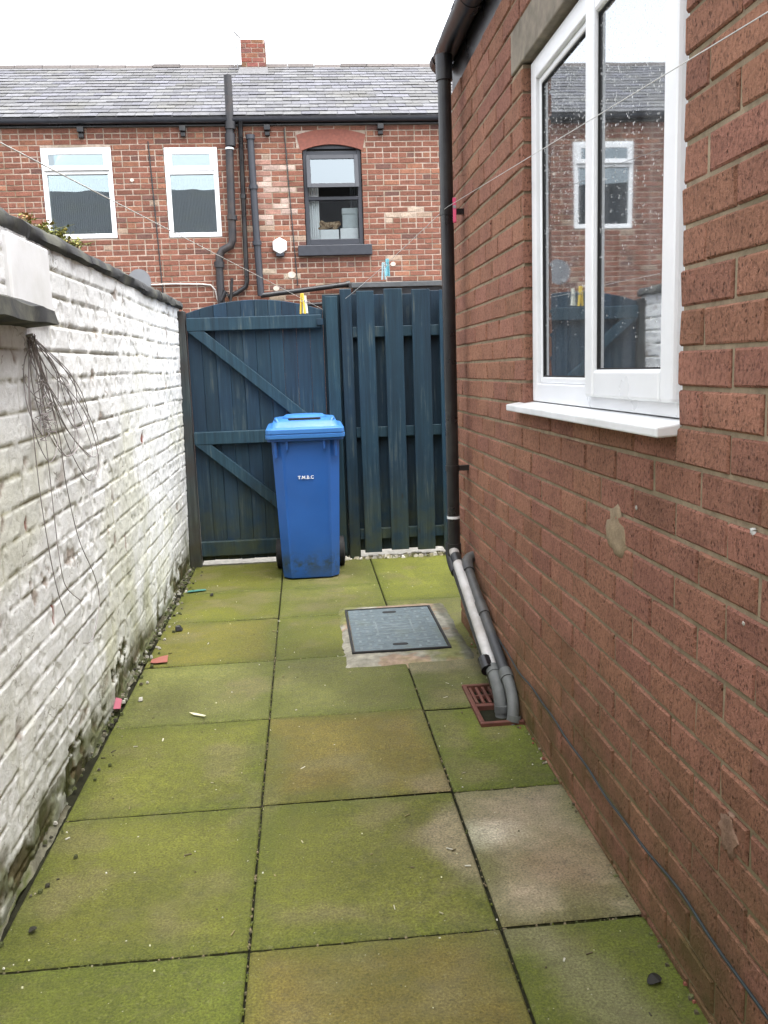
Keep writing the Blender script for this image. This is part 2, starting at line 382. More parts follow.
# ------------------------------------------------------------------ brick walls
def holes_in(a, b, holes):
    segs = [(a, b)]
    for (h0, h1) in holes:
        out = []
        for (p, q) in segs:
            if h1 <= p or h0 >= q: out.append((p, q)); continue
            if h0 > p: out.append((p, h0))
            if h1 < q: out.append((h1, q))
        segs = out
    return segs
def brick_wall(mb, W, u0, u1, z0, z1, holes, pitch, course, joint, colf, zref=0., uref=0., header_rows=0, proud=.007, thick=.2, jit=.0015, chm=.004, mort=True):
    """W(u, d, z) -> world point, d measured into the wall. bricks: material 0, mortar: material 1"""
    k0 = math.floor((z0 - zref) / course); k1 = math.ceil((z1 - zref) / course)
    for k in range(k0, k1):
        a = max(z0, zref + k * course + joint / 2); b = min(z1, zref + (k + 1) * course - joint / 2)
        if b - a < .012: continue
        hd = header_rows and k % header_rows == 0
        p = pitch / 2 if hd else pitch
        off = uref + (p / 2 if k % 2 else 0)
        zc = (a + b) / 2
        hs_ = [(h[0], h[1]) for h in holes if h[2] < zc < h[3]]
        i0 = math.floor((u0 - off) / p); i1 = math.ceil((u1 - off) / p)
        for i in range(i0, i1):
            ja = rng.uniform(-.0025, .0025); jb = rng.uniform(-.0025, .0025)
            for (s, e) in holes_in(max(u0, off + i * p + joint / 2 + ja), min(u1, off + (i + 1) * p - joint / 2 + jb), hs_):
                if e - s < .015: continue
                d = -proud + rng.uniform(-jit, jit); c = colf((s + e) / 2, zc)
                tl = [rng.uniform(-.0022, .0022) for _ in range(4)]; z_ = [rng.uniform(-.0015, .0015) for _ in range(4)]
                q = chm; D = d + .09
                vs = [W(s, D, a), W(e, D, a), W(e, D, b), W(s, D, b),
                      W(s, d + q, a + z_[0]), W(e, d + q, a + z_[1]), W(e, d + q, b + z_[2]), W(s, d + q, b + z_[3]),
                      W(s + q, d + tl[0], a + q + z_[0]), W(e - q, d + tl[1], a + q + z_[1]), W(e - q, d + tl[2], b - q + z_[2]), W(s + q, d + tl[3], b - q + z_[3])]
                mb.add(vs, [(0, 1, 5, 4), (1, 2, 6, 5), (2, 3, 7, 6), (3, 0, 4, 7), (4, 5, 9, 8), (5, 6, 10, 9), (6, 7, 11, 10), (7, 4, 8, 11), (8, 9, 10, 11)], c, 0)
    if mort:
        us = sorted({u0, u1, *[min(max(x, u0), u1) for h in holes for x in (h[0] - .006, h[1] + .006)]})
        zs = sorted({z0, z1, *[min(max(x, z0), z1) for h in holes for x in (h[2] - .003, h[3] + .003)]})
        for i in range(len(us) - 1):
            for j in range(len(zs) - 1):
                uc = (us[i] + us[i + 1]) / 2; zc = (zs[j] + zs[j + 1]) / 2
                if any(h[0] - .006 < uc < h[1] + .006 and h[2] - .003 < zc < h[3] + .003 for h in holes): continue
                a, b, s, e = us[i], us[i + 1], zs[j], zs[j + 1]
                mb.add([W(a, 0, s), W(b, 0, s), W(b, 0, e), W(a, 0, e), W(a, thick, s), W(b, thick, s), W(b, thick, e), W(a, thick, e)],
                       [(0, 1, 2, 3), (4, 7, 6, 5), (0, 4, 5, 1), (1, 5, 6, 2), (2, 6, 7, 3), (3, 7, 4, 0)], (1, 1, 1), 1)

def slates(mb, W, u0, u1, L, wdt=.27, exp=.185, seed=3):
    """W(u, s, n): u along the eaves, s up the slope, n off the roof"""
    r = random.Random(seed); rows = int(L / exp)
    for k in range(rows + 1):
        s0 = k * exp; s1 = min(s0 + exp * 1.5, L); off = (k % 2) * wdt / 2
        for i in range(int((u1 - u0) / wdt) + 2):
            a = u0 + i * wdt - off; b = a + wdt - .006
            a = max(a, u0); b = min(b, u1)
            if b - a < .03: continue
            g = r.uniform(.78, 1.22); c = (.118 * g, .119 * g, .126 * g * r.uniform(.95, 1.08))
            t0 = .022 + r.uniform(-.003, .004); t1 = .006; ds = r.uniform(-.008, .008)
            mb.add([W(a, s0 + ds, t0 - .007), W(b, s0 + ds, t0 - .007), W(b, s1, t1 - .006), W(a, s1, t1 - .006), W(a, s0 + ds, t0), W(b, s0 + ds, t0), W(b, s1, t1), W(a, s1, t1)],
                   [(0, 3, 2, 1), (4, 5, 6, 7), (0, 1, 5, 4), (1, 2, 6, 5), (2, 3, 7, 6), (3, 0, 4, 7)], c)

def red_near(u, z):
    g = rng.uniform(.9, 1.1); h = rng.uniform(-1, 1)
    c = [.335 * g + .012 * h, .160 * g * (1 + .07 * h), .107 * g]
    if rng.random() < .05: c = [x * .86 for x in c]
    return tuple(c)
def red_far(u, z):
    g = rng.uniform(.82, 1.14); r = rng.random()
    if r < .66: c = (.215 * g, .093 * g, .065 * g)
    elif r < .84: c = (.19 * g, .084 * g, .060 * g)
    elif r < .93: c = (.265 * g, .122 * g, .078 * g)
    elif r < .98: c = (.14 * g, .073 * g, .060 * g)
    else: c = (.33 * g, .24 * g, .18 * g)
    if -.26 < u < .17 and 3.38 < z < 4.32 and rng.random() < .72:      # the faded, limewashed patch between pipes and window
        c = (.46 * g, .34 * g, .29 * g) if rng.random() < .55 else (.34 * g, .19 * g, .15 * g)
    if abs(u - 1.9) < .45 and abs(z - 3.45) < .12 and rng.random() < .35: c = (.42, .33, .26)
    if -.75 < u < .2 and 2.3 < z < 2.75 and rng.random() < .15: c = (.42, .34, .26)
    return c

# ================================================================== GROUND
g = MB(); g.box(-200, 200, -200, 200, -.5, -.07); tag(g.build('ground', M['ground']), kind='structure')
g = MB(); g.box(-.80, 1.20, -3.4, 6.6, -.069, -.016); tag(g.build('soil_bed', M['soil']), kind='structure')

FS = np.array([.76, .735, .67])
GREEN = (.120, .130, .022); BROWN = (.150, .125, .032); GREY = (.30, .255, .19); PALE = (.155, .165, .050); LUSH = (.105, .128, .018)
ROW = [-2.937, -2.249, -1.555, -.867, -.178, .510, 1.198, 1.886, 2.574, 3.263, 3.951, 4.639, 5.262, 6.02]
slabs = []
for i in range(len(ROW) - 1):
    y0, y1 = ROW[i], ROW[i + 1]
    c1 = [GREEN, PALE, LUSH, GREEN][i % 4]
    if abs(y0 - 3.951) < .01: c1 = (.128, .122, .022)
    if y0 > 4.6: c1 = (.118, .126, .016)
    slabs.append((-.6, 0, y0, y1, c1, i * 3))
    c2 = {1.198: BROWN, 1.886: GREEN, 2.574: BROWN, 3.263: PALE, 3.951: GREEN}.get(y0, GREEN)
    if y0 > 4.6: c2 = (.130, .140, .030)
    slabs.append((0, .5995, y0, y1, c2, i * 3 + 1))
    if y0 < 3.2:
        c3 = {1.198: LUSH, 1.886: GREY, 2.574: LUSH}.get(y0, GREEN)
        slabs.append((.6, .957, y0, 3.24 if abs(y1 - 3.263) < .01 else y1, c3, i * 3 + 2))
slabs += [(.6, .957, 3.24, 3.951, (.135, .145, .05), 91), (.6, 1.15, 3.951, 4.86, (.14, .145, .045), 92), (.6, 1.15, 4.86, 6.02, (.135, .15, .022), 93)]
HOLE = (.79, .975, 3.05, 3.44)
pv = MB()
for (x0, x1, y0, y1, c, sd_) in slabs:
    r_ = random.Random(sd_); gx = .0022 + r_.uniform(0, .0018); gy = .0036 + r_.uniform(0, .0022)
    x0 += gx; x1 -= gx; y0 += gy; y1 -= gy
    far = y1 < .6
    st = .06 if far else .0155
    def lin(a, b, hs=()):
        base = np.arange(a + .012, b - .012, st)
        return np.array(sorted({round(float(q), 5) for q in [a, a, a + .003, a + .007, *base, b - .007, b - .003, b, *[h for h in hs if a < h < b]]}))
    xs = lin(x0, x1, HOLE[:2]); ys = lin(y0, y1, HOLE[2:])
    X, Y = np.meshgrid(xs, ys, indexing='ij')
    e = np.minimum(np.minimum(X - x0, x1 - X), np.minimum(Y - y0, y1 - Y))
    e = e + (fbm(X * 30, Y * 30, 5, 2) - .5) * .004 * (e > .001)
    Z = -.0055 * (1 - np.clip(e / .006, 0, 1)) ** 2 + (fbm(X * 4, Y * 4, 8, 3) - .5) * .004
    tx, ty = r_.uniform(-.004, .004), r_.uniform(-.004, .004)
    Z = Z + tx * (X - (x0 + x1) / 2) + ty * (Y - (y0 + y1) / 2) + r_.uniform(-.002, .002)
    C = np.ones(X.shape + (3,)) * np.array(c)
    n1 = fbm(X * 2.3, Y * 2.3, 21, 4)[..., None]; n2 = fbm(X * 6, Y * 6, 33, 4)[..., None]
    C = C * (.45 + 1.1 * n1)
    C = C * (1 - .55 * sstep(.52, .75, n2)) + np.array([.17, .15, .075]) * .55 * sstep(.52, .75, n2)
    edge = (1 - sstep(.0, .09, e + (fbm(X * 5, Y * 5, 55, 4)[...] - .5) * .09))[..., None] * 1.3
    C = C * (1 - .36 * edge) + np.array([.070, .095, .010]) * .36 * edge          # moss creeping in from the joints
    wob = (fbm(X * 7, Y * 7, 44, 4) - .5)
    if abs(y0 - 1.886) < .02 and x0 > .5:       # bare slab with a bleached mark
        d = np.hypot((X - .68) / 1.1, (Y - 2.30)) + wob * .16
        C += (.20 * (1 - sstep(.02, .11, d)))[..., None] * np.array([1, 1.02, 1.0])
        C = C * (1 - .5 * sstep(.17, .32, d)[..., None] * sstep(.45, .6, n2)) + np.array([.11, .10, .03]) * .5 * sstep(.17, .32, d)[..., None] * sstep(.45, .6, n2)
        rr = np.hypot(X - .88, Y - 2.15) + wob * .2
        C = C * (1 - .4 * (1 - sstep(.05, .2, rr))[..., None]) + np.array([.20, .12, .08]) * .4 * (1 - sstep(.05, .2, rr))[..., None]
    if abs(y0 - 1.886) < .02 and 0 <= x0 < .3:   # bleached ring spreading from its right edge
        d = np.hypot((X - .66) / .8, (Y - 2.28)) + wob * .10
        ring = (1 - sstep(.18, .27, d))[..., None]
        C = C * (1 - .75 * ring) + np.array([.25, .215, .15]) * .75 * ring
    if x0 > .5 and 1.1 < y0 < 1.3:
        d = np.abs((X - .62) - (1.886 - Y) * .35 - .05) + wob * .12
        C = C * (1 - .6 * (1 - sstep(.02, .12, d))[..., None]) + np.array([.21, .20, .13]) * .6 * (1 - sstep(.02, .12, d))[..., None]
    if x0 > .5 and y0 > 3.2 and y0 < 3.4:
        d = np.abs(Y - 3.78) + wob * .2
        C = C * (1 - .7 * (1 - sstep(.06, .18, d))[..., None]) + np.array([.22, .195, .135]) * .7 * (1 - sstep(.06, .18, d))[..., None]
    if 2.5 < y0 < 2.7 and 0 <= x0 < .3:
        d = np.hypot(X - .58, Y - 2.62) + wob * .15
        C = C * (1 - .6 * (1 - sstep(.05, .16, d))[..., None]) + np.array([.23, .18, .12]) * .6 * (1 - sstep(.05, .16, d))[..., None]
    xc = (xs[:-1] + xs[1:]) / 2; yc = (ys[:-1] + ys[1:]) / 2
    XC, YC = np.meshgrid(xc, yc, indexing='ij')
    keep = ~((XC > HOLE[0]) & (XC < HOLE[1]) & (YC > HOLE[2]) & (YC < HOLE[3]))
    pv.grid(np.stack([X, Y, Z], -1), np.clip(C * FS, .008, .6), keep)
    # skirt
    n = len(xs); m = len(ys)
    for (A, B) in [((x0, y0), (x1, y0)), ((x1, y0), (x1, y1)), ((x1, y1), (x0, y1)), ((x0, y1), (x0, y0))]:
        pv.add([(A[0], A[1], -.007), (B[0], B[1], -.007), (B[0], B[1], -.05), (A[0], A[1], -.05)], [(0, 3, 2, 1)], (.03, .032, .012))
tag(pv.build('paving', M['paving'], smooth=180), kind='structure')

# mortar fillet along the left wall and loose concrete round the inspection cover
fl = MB()
ys = np.arange(.2, 6.02, .03); ts = np.linspace(0, 1, 6)
Yg, T = np.meshgrid(ys, ts, indexing='ij')
Xg = -.665 + T * .052 + (fbm(Yg * 4, T * 2, 3, 3) - .5) * .02 * T
Zg = .030 * (1 - T) ** 1.5 - .012 * T + (fbm(Yg * 14, T * 4, 6, 4) - .5) * .035 - .028 * (vnoise(Yg * 2.1, Yg * 0, 12) > .62)
kk = fbm(Yg * 5, T * 3, 9, 4)[..., None]
Cg = np.where(kk > .5, np.array([.055, .065, .018]), np.array([.12, .115, .08])) * (.6 + .8 * fbm(Yg * 22, T * 6, 2, 3)[..., None])
Cg = np.where((vnoise(Yg * 3, T * 2 + 4, 31) > .7)[..., None], np.array([.045, .04, .022]), Cg)
fl.grid(np.stack([Xg, Yg, Zg], -1)[:, ::-1], Cg[:, ::-1]); tag(fl.build('mortar_fillet', M['concrete'], smooth=180), kind='structure')

cc = MB()
xs = np.linspace(.295, .925, 64); ys = np.linspace(3.74, 4.76, 100)
X, Y = np.meshgrid(xs, ys, indexing='ij')
dx = np.maximum(.345 - X, X - .90); dy = np.maximum(3.80 - Y, Y - 4.73)
e = np.maximum(dx, dy) + (fbm(X * 9, Y * 9, 71, 4) - .5) * .035
Z = .009 - .016 * sstep(-.01, .035, e) + (fbm(X * 20, Y * 20, 73, 4) - .5) * .006
kk = fbm(X * 5, Y * 5, 77, 4)[..., None]
C = np.where(kk > .52, np.array([.25, .185, .135]), np.array([.215, .205, .165])) * (.7 + .6 * fbm(X * 25, Y * 25, 78, 3)[..., None])
gr = sstep(.40, .60, fbm(X * 4, Y * 4, 79, 4))[..., None] * (1 - sstep(.02, .2, np.abs(Y - 4.73)))[..., None]
C = C * (1 - gr) + np.array([.13, .14, .022]) * gr
gr2 = sstep(.45, .62, fbm(X * 6, Y * 6, 80, 4))[..., None] * .8
C = C * (1 - gr2) + np.array([.12, .125, .03]) * gr2
grey_side = (sstep(.855, .88, X + (fbm(X * 8, Y * 8, 81, 3) - .5) * .05))[..., None] * .8  # darker grey concrete along the house wall side
C = C * (1 - grey_side) + np.array([.085, .085, .062]) * grey_side
cc.grid(np.stack([X, Y, Z], -1), C); tag(cc.build('concrete_surround', M['concrete'], smooth=180), kind='structure')
st_ = MB(); st_.box(-.56, 1.15, 6.03, 7.4, -.06, .004, (.40, .38, .33)); tag(st_.build('alley_step', M['concrete']), kind='structure')

# loose rubble and grit: nobody could count it
ru = MB(); r_ = random.Random(11)
def pebble(mb, x, y, z, s, c):
    ph = [r_.uniform(.6, 1.2) for _ in range(8)]
    pts = [(x + sx * s * ph[i], y + sy * s * ph[(i + 3) % 8], z + (s * .9 * ph[(i + 5) % 8] if sz > 0 else -s * .3)) for i, (sx, sy, sz) in
           enumerate([(-1, -1, -1), (1, -1, -1), (1, 1, -1), (-1, 1, -1), (-.7, -.7, 1), (.7, -.7, 1), (.7, .7, 1), (-.7, .7, 1)])]
    mb.hexa(pts, c)
for i in range(420):
    y = r_.uniform(1.6, 6.0); y = 3.2 + (y - 1.6) * .64 if r_.random() < .6 else y
    x = -.625 + r_.gauss(.0, .016) + (r_.random() < .12) * r_.uniform(0, .1)
    s = r_.uniform(.002, .007) * (1 + (y > 3.2) * .4)
    c = r_.choice([(.30, .29, .25), (.14, .13, .09), (.10, .09, .06), (.06, .07, .022), (.06, .07, .022), (.03, .028, .018), (.05, .055, .02)])
    pebble(ru, x, y, .004, s, c)
for i in range(170):
    x = r_.uniform(.42, 1.2); y = 6.0 + r_.gauss(0, .018); s = r_.uniform(.006, .02)
    c = r_.choice([(.5, .48, .42), (.42, .40, .33), (.30, .28, .2), (.22, .2, .12), (.12, .12, .05)])
    pebble(ru, x, y, .002, s, c)
for i in range(160):
    pebble(ru, r_.uniform(-.58, .93), r_.uniform(1.3, 5.6), .001, r_.uniform(.0012, .0028), r_.choice([(.5, .5, .44), (.45, .45, .3), (.08, .07, .04), (.3, .28, .18)]))
for i in range(110):
    pebble(ru, .945 + r_.gauss(0, .008), r_.uniform(1.3, 4.2), .001, r_.uniform(.0015, .006), r_.choice([(.2, .07, .045), (.3, .27, .2), (.08, .07, .04), (.10, .11, .04)]))
for i in range(520):
    s = r_.uniform(.0015, .0038); c = r_.choice([(.10, .09, .05), (.05, .06, .015), (.07, .085, .012), (.16, .13, .075), (.03, .028, .018)])
    if r_.random() < .6: xx_ = r_.choice([0, 0, 0, .6]); pebble(ru, xx_ + r_.uniform(-.003, .003), 1.3 + 3.2 * r_.random() ** 1.3, -.006, s, c)
    else: pebble(ru, r_.uniform(-.6, .95), r_.choice([1.886, 1.886, 2.574, 3.263, 3.951]) + r_.uniform(-.003, .003), -.006, s, c)
for i in range(55):
    x = r_.uniform(-.58, .94); y = r_.uniform(1.3, 4.6)
    a = r_.uniform(0, 3.14); L_ = r_.uniform(.003, .011); w_ = r_.uniform(.0008, .002); ca, sa = math.cos(a), math.sin(a); c = r_.choice([(.36, .34, .22), (.10, .085, .045), (.20, .17, .08), (.45, .44, .36), (.05, .045, .03)])
    P4 = [(x - ca * L_ - sa * w_, y - sa * L_ + ca * w_), (x - ca * L_ + sa * w_, y - sa * L_ - ca * w_), (x + ca * L_ + sa * w_, y + sa * L_ - ca * w_), (x + ca * L_ - sa * w_, y + sa * L_ + ca * w_)]
    ru.hexa([(p_[0], p_[1], 0) for p_ in P4] + [(p_[0], p_[1], .0028) for p_ in P4], c)
tag(ru.build('rubble', M['vcol']), 'grit and bits of broken mortar along the foot of the walls', 'rubble', kind='stuff')

# ================================================================== LEFT BOUNDARY WALL
lw = empty('boundary_wall', (-.64, 3, 0), 'white painted old brick garden wall with dark stone coping', 'wall')
lw_inv = Vector((.64, -3, 0))
def lwb(mb, name, mat, **k):
    mb.v = [(p[0] + .64, p[1] - 3, p[2]) for p in mb.v]; return mb.build(name, mat, lw, **k)
us = np.arange(.9, 6.06, .0075); zs = np.arange(-.05, 1.74, .0075)
U, Z = np.meshgrid(us, zs, indexing='ij')
# warped old courses
Zw = Z + (fbm(U * 1.1, Z * 1.1, 101, 3) - .5) * .035 + .004 * (U - 3); Uw = U + (fbm(U * 2.5, Z * 2.5, 102, 3) - .5) * .05
CR, PT = .0865, .245
k = np.floor((Zw - .03) / CR); fz = (Zw - .03) / CR - k
hdr = (np.mod(k, 6) == 2)
pt = np.where(hdr, PT / 2, PT); uo = Uw / pt + np.where(np.mod(k, 2) > 0, .5, 0) + hash2(k, k * 0, 5) * .25
i = np.floor(uo); fu = uo - i
dz = np.minimum(fz, 1 - fz) * CR; du = np.minimum(fu, 1 - fu) * pt
soft = .6 + .9 * vnoise(U * 1.7, Z * 1.7, 107)
dz = dz + (fbm(U * 26, Z * 26, 103, 3) - .5) * .010; du = du + (fbm(U * 26, Z * 26, 104, 3) - .5) * .010
prof = np.clip(np.minimum(dz / .006, du / .005) , 0, 1); prof = prof * prof * (3 - 2 * prof)
rz = .7 + .6 * hash2(i, k, 9)
smear = sstep(.35, .62, fbm(U * .9, Z * .9, 130, 3))          # joints filled by many coats of paint
depthj = .010 * (1 - .55 * smear) * (.35 + .65 * (du > dz)) + .004
H = prof * depthj * .62 + (hash2(i, k, 7) - .5) * .0036 + (hash2(i, k, 8) - .5) * (fz - .5) * .0025 + (fbm(U * 16, Z * 20, 105, 4) - .5) * .0036 + (fbm(U * 60, Z * 60, 106, 2) - .5) * .0018
pit = sstep(.66, .74, fbm(U * 9, Z * 12, 111, 4)); H -= pit * .004
low = 1 - sstep(.02, .20, Z + (fbm(U * 3, Z * 3, 121, 4) - .5) * .22)
spall = low * sstep(.44, .52, fbm(U * 8, Z * 14, 122, 5)); H -= spall * .008
# big spalled holes near the foot
for (yy, zz, rr) in [(3.62, .12, .085), (2.80, .06, .07)]:
    d = np.hypot((U - yy) / 1.5, Z - zz) + (fbm(U * 15, Z * 15, 140, 4) - .5) * .22
    rr *= .8; H -= .010 * (1 - sstep(rr * .8, rr, d))
    spall = np.maximum(spall, 1 - sstep(rr * .85, rr * 1.0, d))
H += .006 * np.sin(U * .9)
Xw = -.633 + .02 * Z + H
C = np.ones(U.shape + (3,)) * np.array([.72, .73, .725]) * (.90 + .12 * hash2(i, k, 15))[..., None]
jd = (1 - prof) * (.30 + .70 * sstep(.38, .58, fbm(U * 2.2, Z * 2.2, 131, 4))) * np.where(dz < du, .9, .45)
C = C * (1 - jd[..., None]) + np.array([.20, .18, .10]) * jd[..., None]                       # dirt and algae lodged in open joints
ag = sstep(.48, .72, fbm(U * 1.6, Z * 2.2, 132, 5)) * .35 * (1 - sstep(1.0, 1.6, Z)) + sstep(.45, .7, fbm(U * 6, Z * 4, 133, 4)) * .30 * (1 - sstep(.2, .8, Z))
C = C * (1 - ag[..., None]) + np.array([.40, .40, .22]) * ag[..., None]
foot = (1 - sstep(.04, .36, Z + (fbm(U * 4, Z * 4, 134, 4) - .5) * .35)) * (.25 + .75 * sstep(.35, .62, fbm(U * 7, Z * 7, 135, 4))) * (.55 + .45 * sstep(4.3, 5.6, U) + .25 * (1 - sstep(2.5, 3.4, U)))
foot = np.maximum(foot, .9 * (1 - sstep(.07, .17, Z + (fbm(U * 9, Z * 9, 151, 5) - .5) * .22 + .05 * sstep(3.6, 4.6, U))) * (.55 + .45 * sstep(.35, .5, fbm(U * 5, Z * 12, 152, 4))))
foot = np.clip(foot, 0, .92)
C = C * (1 - foot[..., None]) + np.array([.075, .085, .020]) * foot[..., None]
C = C * (1 - spall[..., None]) + np.array([.085, .070, .032]) * spall[..., None]
sp2 = spall * sstep(.40, .52, fbm(U * 20, Z * 20, 136, 4)); C = C * (1 - sp2[..., None]) + np.array([.045, .05, .012]) * sp2[..., None]
pe = pit * sstep(.52, .66, fbm(U * 3, Z * 3, 137, 3)); C = C * (1 - .8 * pe[..., None]) + np.array([.22, .17, .13]) * .8 * pe[..., None]
for (yy, zz, ry, rzz) in [(4.456, 1.014, .05, .028), (3.886, .598, .022, .045), (2.53, .93, .012, .03), (2.72, .62, .012, .05), (5.3, 1.25, .02, .02)]:
    d = np.hypot((U - yy) / ry, (Z - zz) / rzz) + (fbm(U * 40, Z * 40, 138, 3) - .5) * .9
    kx = (1 - sstep(.75, 1.0, d))[..., None]; C = C * (1 - kx) + np.array([.20, .065, .045]) * kx; Xw -= .006 * kx[..., 0]
C = C * (.93 + .14 * fbm(U * 11, Z * 11, 139, 3))[..., None]
mb = MB(); mb.grid(np.stack([Xw, U, Z], -1)[:, ::-1], C[:, ::-1])
mb.box(-.86, -.66, .9, 6.05, -.05, 1.735, (.6, .6, .58)); mb.box(-.86, -.645, -3.4, .895, -.05, 1.735, (.6, .6, .58))
lwb(mb, 'brickwork', M['paint_wall'], smooth=180)
# coping stones, each leaning its own way
y = .2; n = 0; cuts = [.2, .85, 1.5, 2.1, 2.72, 3.50, 4.02, 4.62, 5.2, 5.72, 6.07]
for a, b in zip(cuts[:-1], cuts[1:]):
    r_ = random.Random(int(a * 100)); t = r_.uniform(-.006, .006); zt = 1.732 + r_.uniform(-.004, .004); lean = r_.uniform(-.004, .006)
    st = MB(); N = 10
    yy = np.linspace(a + .004, b - .004, N); sec = [(-.90, .0), (-.585, .0), (-.578, .012), (-.580, .034), (-.60, .052), (-.74, .078), (-.88, .052), (-.90, .03)]
    rings = []
    for q in yy:
        rings.append([(x + (vnoise(q * 9, j * 3.1, 50) - .5) * .016 + t, q, zt + z * (1 + lean * 10) + (vnoise(q * 11, j * 2.3, 60) - .5) * .012) for j, (x, z) in enumerate(sec)])
    st.loft(rings)
    so_ = lwb(st, 'coping_stone', M['coping'], smooth=50)
# rendered pier, and the feather-edged capping stone below it
p = MB(); p.box(-.70, -.573, 2.515, 2.899, 1.50, 1.722); lwb(p, 'rendered_pier', M['render'], bevel=.008)
p = MB()
poly = [(-.66, 1.612), (-.512, 1.552), (-.508, 1.512), (-.66, 1.500)]
N = 26; rings = []
for q in np.linspace(1.2, 2.685, N):
    rings.append([(x + (vnoise(q * 8, j * 2., 77) - .5) * .010, q, z - .028 + (vnoise(q * 9, j * 3., 78) - .5) * .010 - .004 * (q - 2.5)) for j, (x, z) in enumerate(poly)])
p.loft(rings); lwb(p, 'capping_stone', M['coping'], smooth=30)
p = MB(); ys = np.linspace(1.2, 2.6, 40); zz = np.linspace(1.60, 1.73, 8); Yg, Zg = np.meshgrid(ys, zz, indexing='ij')
Xg = -.615 + (fbm(Yg * 9, Zg * 12, 88, 4) - .5) * .03
Cg = np.where((fbm(Yg * 7, Zg * 14, 89, 4) > .52)[..., None], np.array([.36, .34, .24]), np.array([.20, .12, .075]))
p.grid(np.stack([Xg, Yg, Zg], -1)[:, ::-1], Cg[:, ::-1]); lwb(p, 'raw_brickwork', M['vcol'], smooth=180)
p = MB(); rp = []
for q in np.linspace(1.9, 2.52, 8): rp.append([(x, q, z + (vnoise(q * 12, j * 3., 92) - .5) * .02) for j, (x, z) in enumerate([(-.66, 1.735), (-.572, 1.738), (-.562, 1.775), (-.60, 1.806), (-.70, 1.812)])])
for j in range(5): rp[-1][j] = (rp[-1][j][0] - .03, rp[-1][j][1], 1.735 + (rp[-1][j][2] - 1.735) * .4)
p.loft(rp, (.33, .31, .23)); lwb(p, 'mortar_patch', M['vcol'], smooth=60)

# ================================================================== RIGHT HOUSE (rear extension)
rh = empty('house_extension', (0, 0, .018), 'low red brick rear extension with white plastic window and black gutter', 'house')
rh.rotation_euler = (-.009, 0, 0)
XW = .95
OY0, OY1, OZ0, OZ1 = 1.735, 3.0, 1.195, 2.30
LINT = (1.55, 3.15, 2.30, 2.445)
rw = MB()
brick_wall(rw, lambda u, d, z: (XW + .0045 + d, u, z), -3.4, 4.36, -.07, 2.60, [(OY0, OY1, OZ0, OZ1), LINT],
             .2335, .0783, .0095, red_near, zref=.8745 + .0045, uref=.2303, proud=.005, thick=.24, jit=.0015)
# return wall round the corner
brick_wall(rw, lambda u, d, z: (u, 4.353 - d, z), .957 + .03, 4.9, -.07, 2.60, [], .2335, .0783, .0115, red_near, zref=.879, proud=.007, thick=.15)
rw.build('wall', [M['brick_near'], M['mortar_near']], rh)
p = MB(); p.box(.9485, 1.19, LINT[0], LINT[1], LINT[2] + .004, LINT[3] - .004); p.build('lintel', M['stone'], rh, bevel=.005)
# window: frame is the part, sashes / panes / sill its sub-parts
XF = .977
fr = MB()
def ring_frame(mb, a, b, z0, z1, wl, wr, wb, wt, x0, x1, c=None):
    mb.box(x0, x1, a, a + wl, z0, z1, c); mb.box(x0, x1, b - wr, b, z0, z1, c)
    mb.box(x0, x1, a + wl, b - wr, z0, z0 + wb, c); mb.box(x0, x1, a + wl, b - wr, z1 - wt, z1, c)
ring_frame(fr, 1.74, 2.992, 1.205, 2.293, .055, .055, .06, .06, XF, XF + .065)
fr.box(XF, XF + .065, 2.355, 2.405, 1.265, 2.233)
win = fr.build('window', M['upvc'], rh, bevel=.004)
def bead_frame(name, a, b, z0, z1, wd, x0, x1, bev=.006):
    m = MB(); ring_frame(m, a, b, z0, z1, wd, wd, wd, wd, x0, x1); return m.build(name, M['upvc'], win, bevel=bev)
bead_frame('glazing_bead', 2.405, 2.937, 1.265, 2.233, .022, XF + .012, XF + .04)
bead_frame('casement', 1.785, 2.372, 1.237, 2.262, .072, XF - .020, XF + .030, .009)
gk = MB(); ring_frame(gk, 2.426, 2.916, 1.286, 2.212, .005, .005, .005, .005, XF + .016, XF + .022)
gk.build('gasket', M['rubber'], win); gk = MB(); ring_frame(gk, 1.856, 2.301, 1.308, 2.191, .005, .005, .005, .005, XF - .008, XF - .002); gk.build('gasket', M['rubber'], win)
gl = MB(); gl.box(XF + .0215, XF + .0225, 2.428, 2.914, 1.288, 2.21); gl.build('pane', M['glass_drops'], win)
gl = MB(); gl.box(XF - .003, XF - .002, 1.858, 2.300, 1.31, 2.19); gl.build('pane', M['glass_drops'], win)
sl = MB(); sl.prism([(.905, 1.170), (1.04, 1.176), (1.04, 1.2035), (.976, 1.2015), (.905, 1.192)], 'y', 1.737, 3.09)
sl.v = [(p_[0], p_[1], p_[2]) for p_ in sl.v]
sl.build('sill', M['upvc_sill'], win, bevel=.004)
# dim room behind the glass
rm = MB(); x0, x1, y0, y1, z0, z1 = 1.20, 3.6, .6, 4.05, .35, 2.55
rm.add([(x0, y0, z0), (x1, y0, z0), (x1, y1, z0), (x0, y1, z0), (x0, y0, z1), (x1, y0, z1), (x1, y1, z1), (x0, y1, z1)],
       [(0, 1, 2, 3), (4, 7, 6, 5), (0, 4, 5, 1), (1, 5, 6, 2), (2, 6, 7, 3)], (1, 1, 1))
rm.build('room_lining', M['dark_room'], rh)
ib = MB(); ib.box(1.045, 1.30, 1.75, 2.98, 1.18, 1.20); ib.build('window_board', M['upvc'], win)
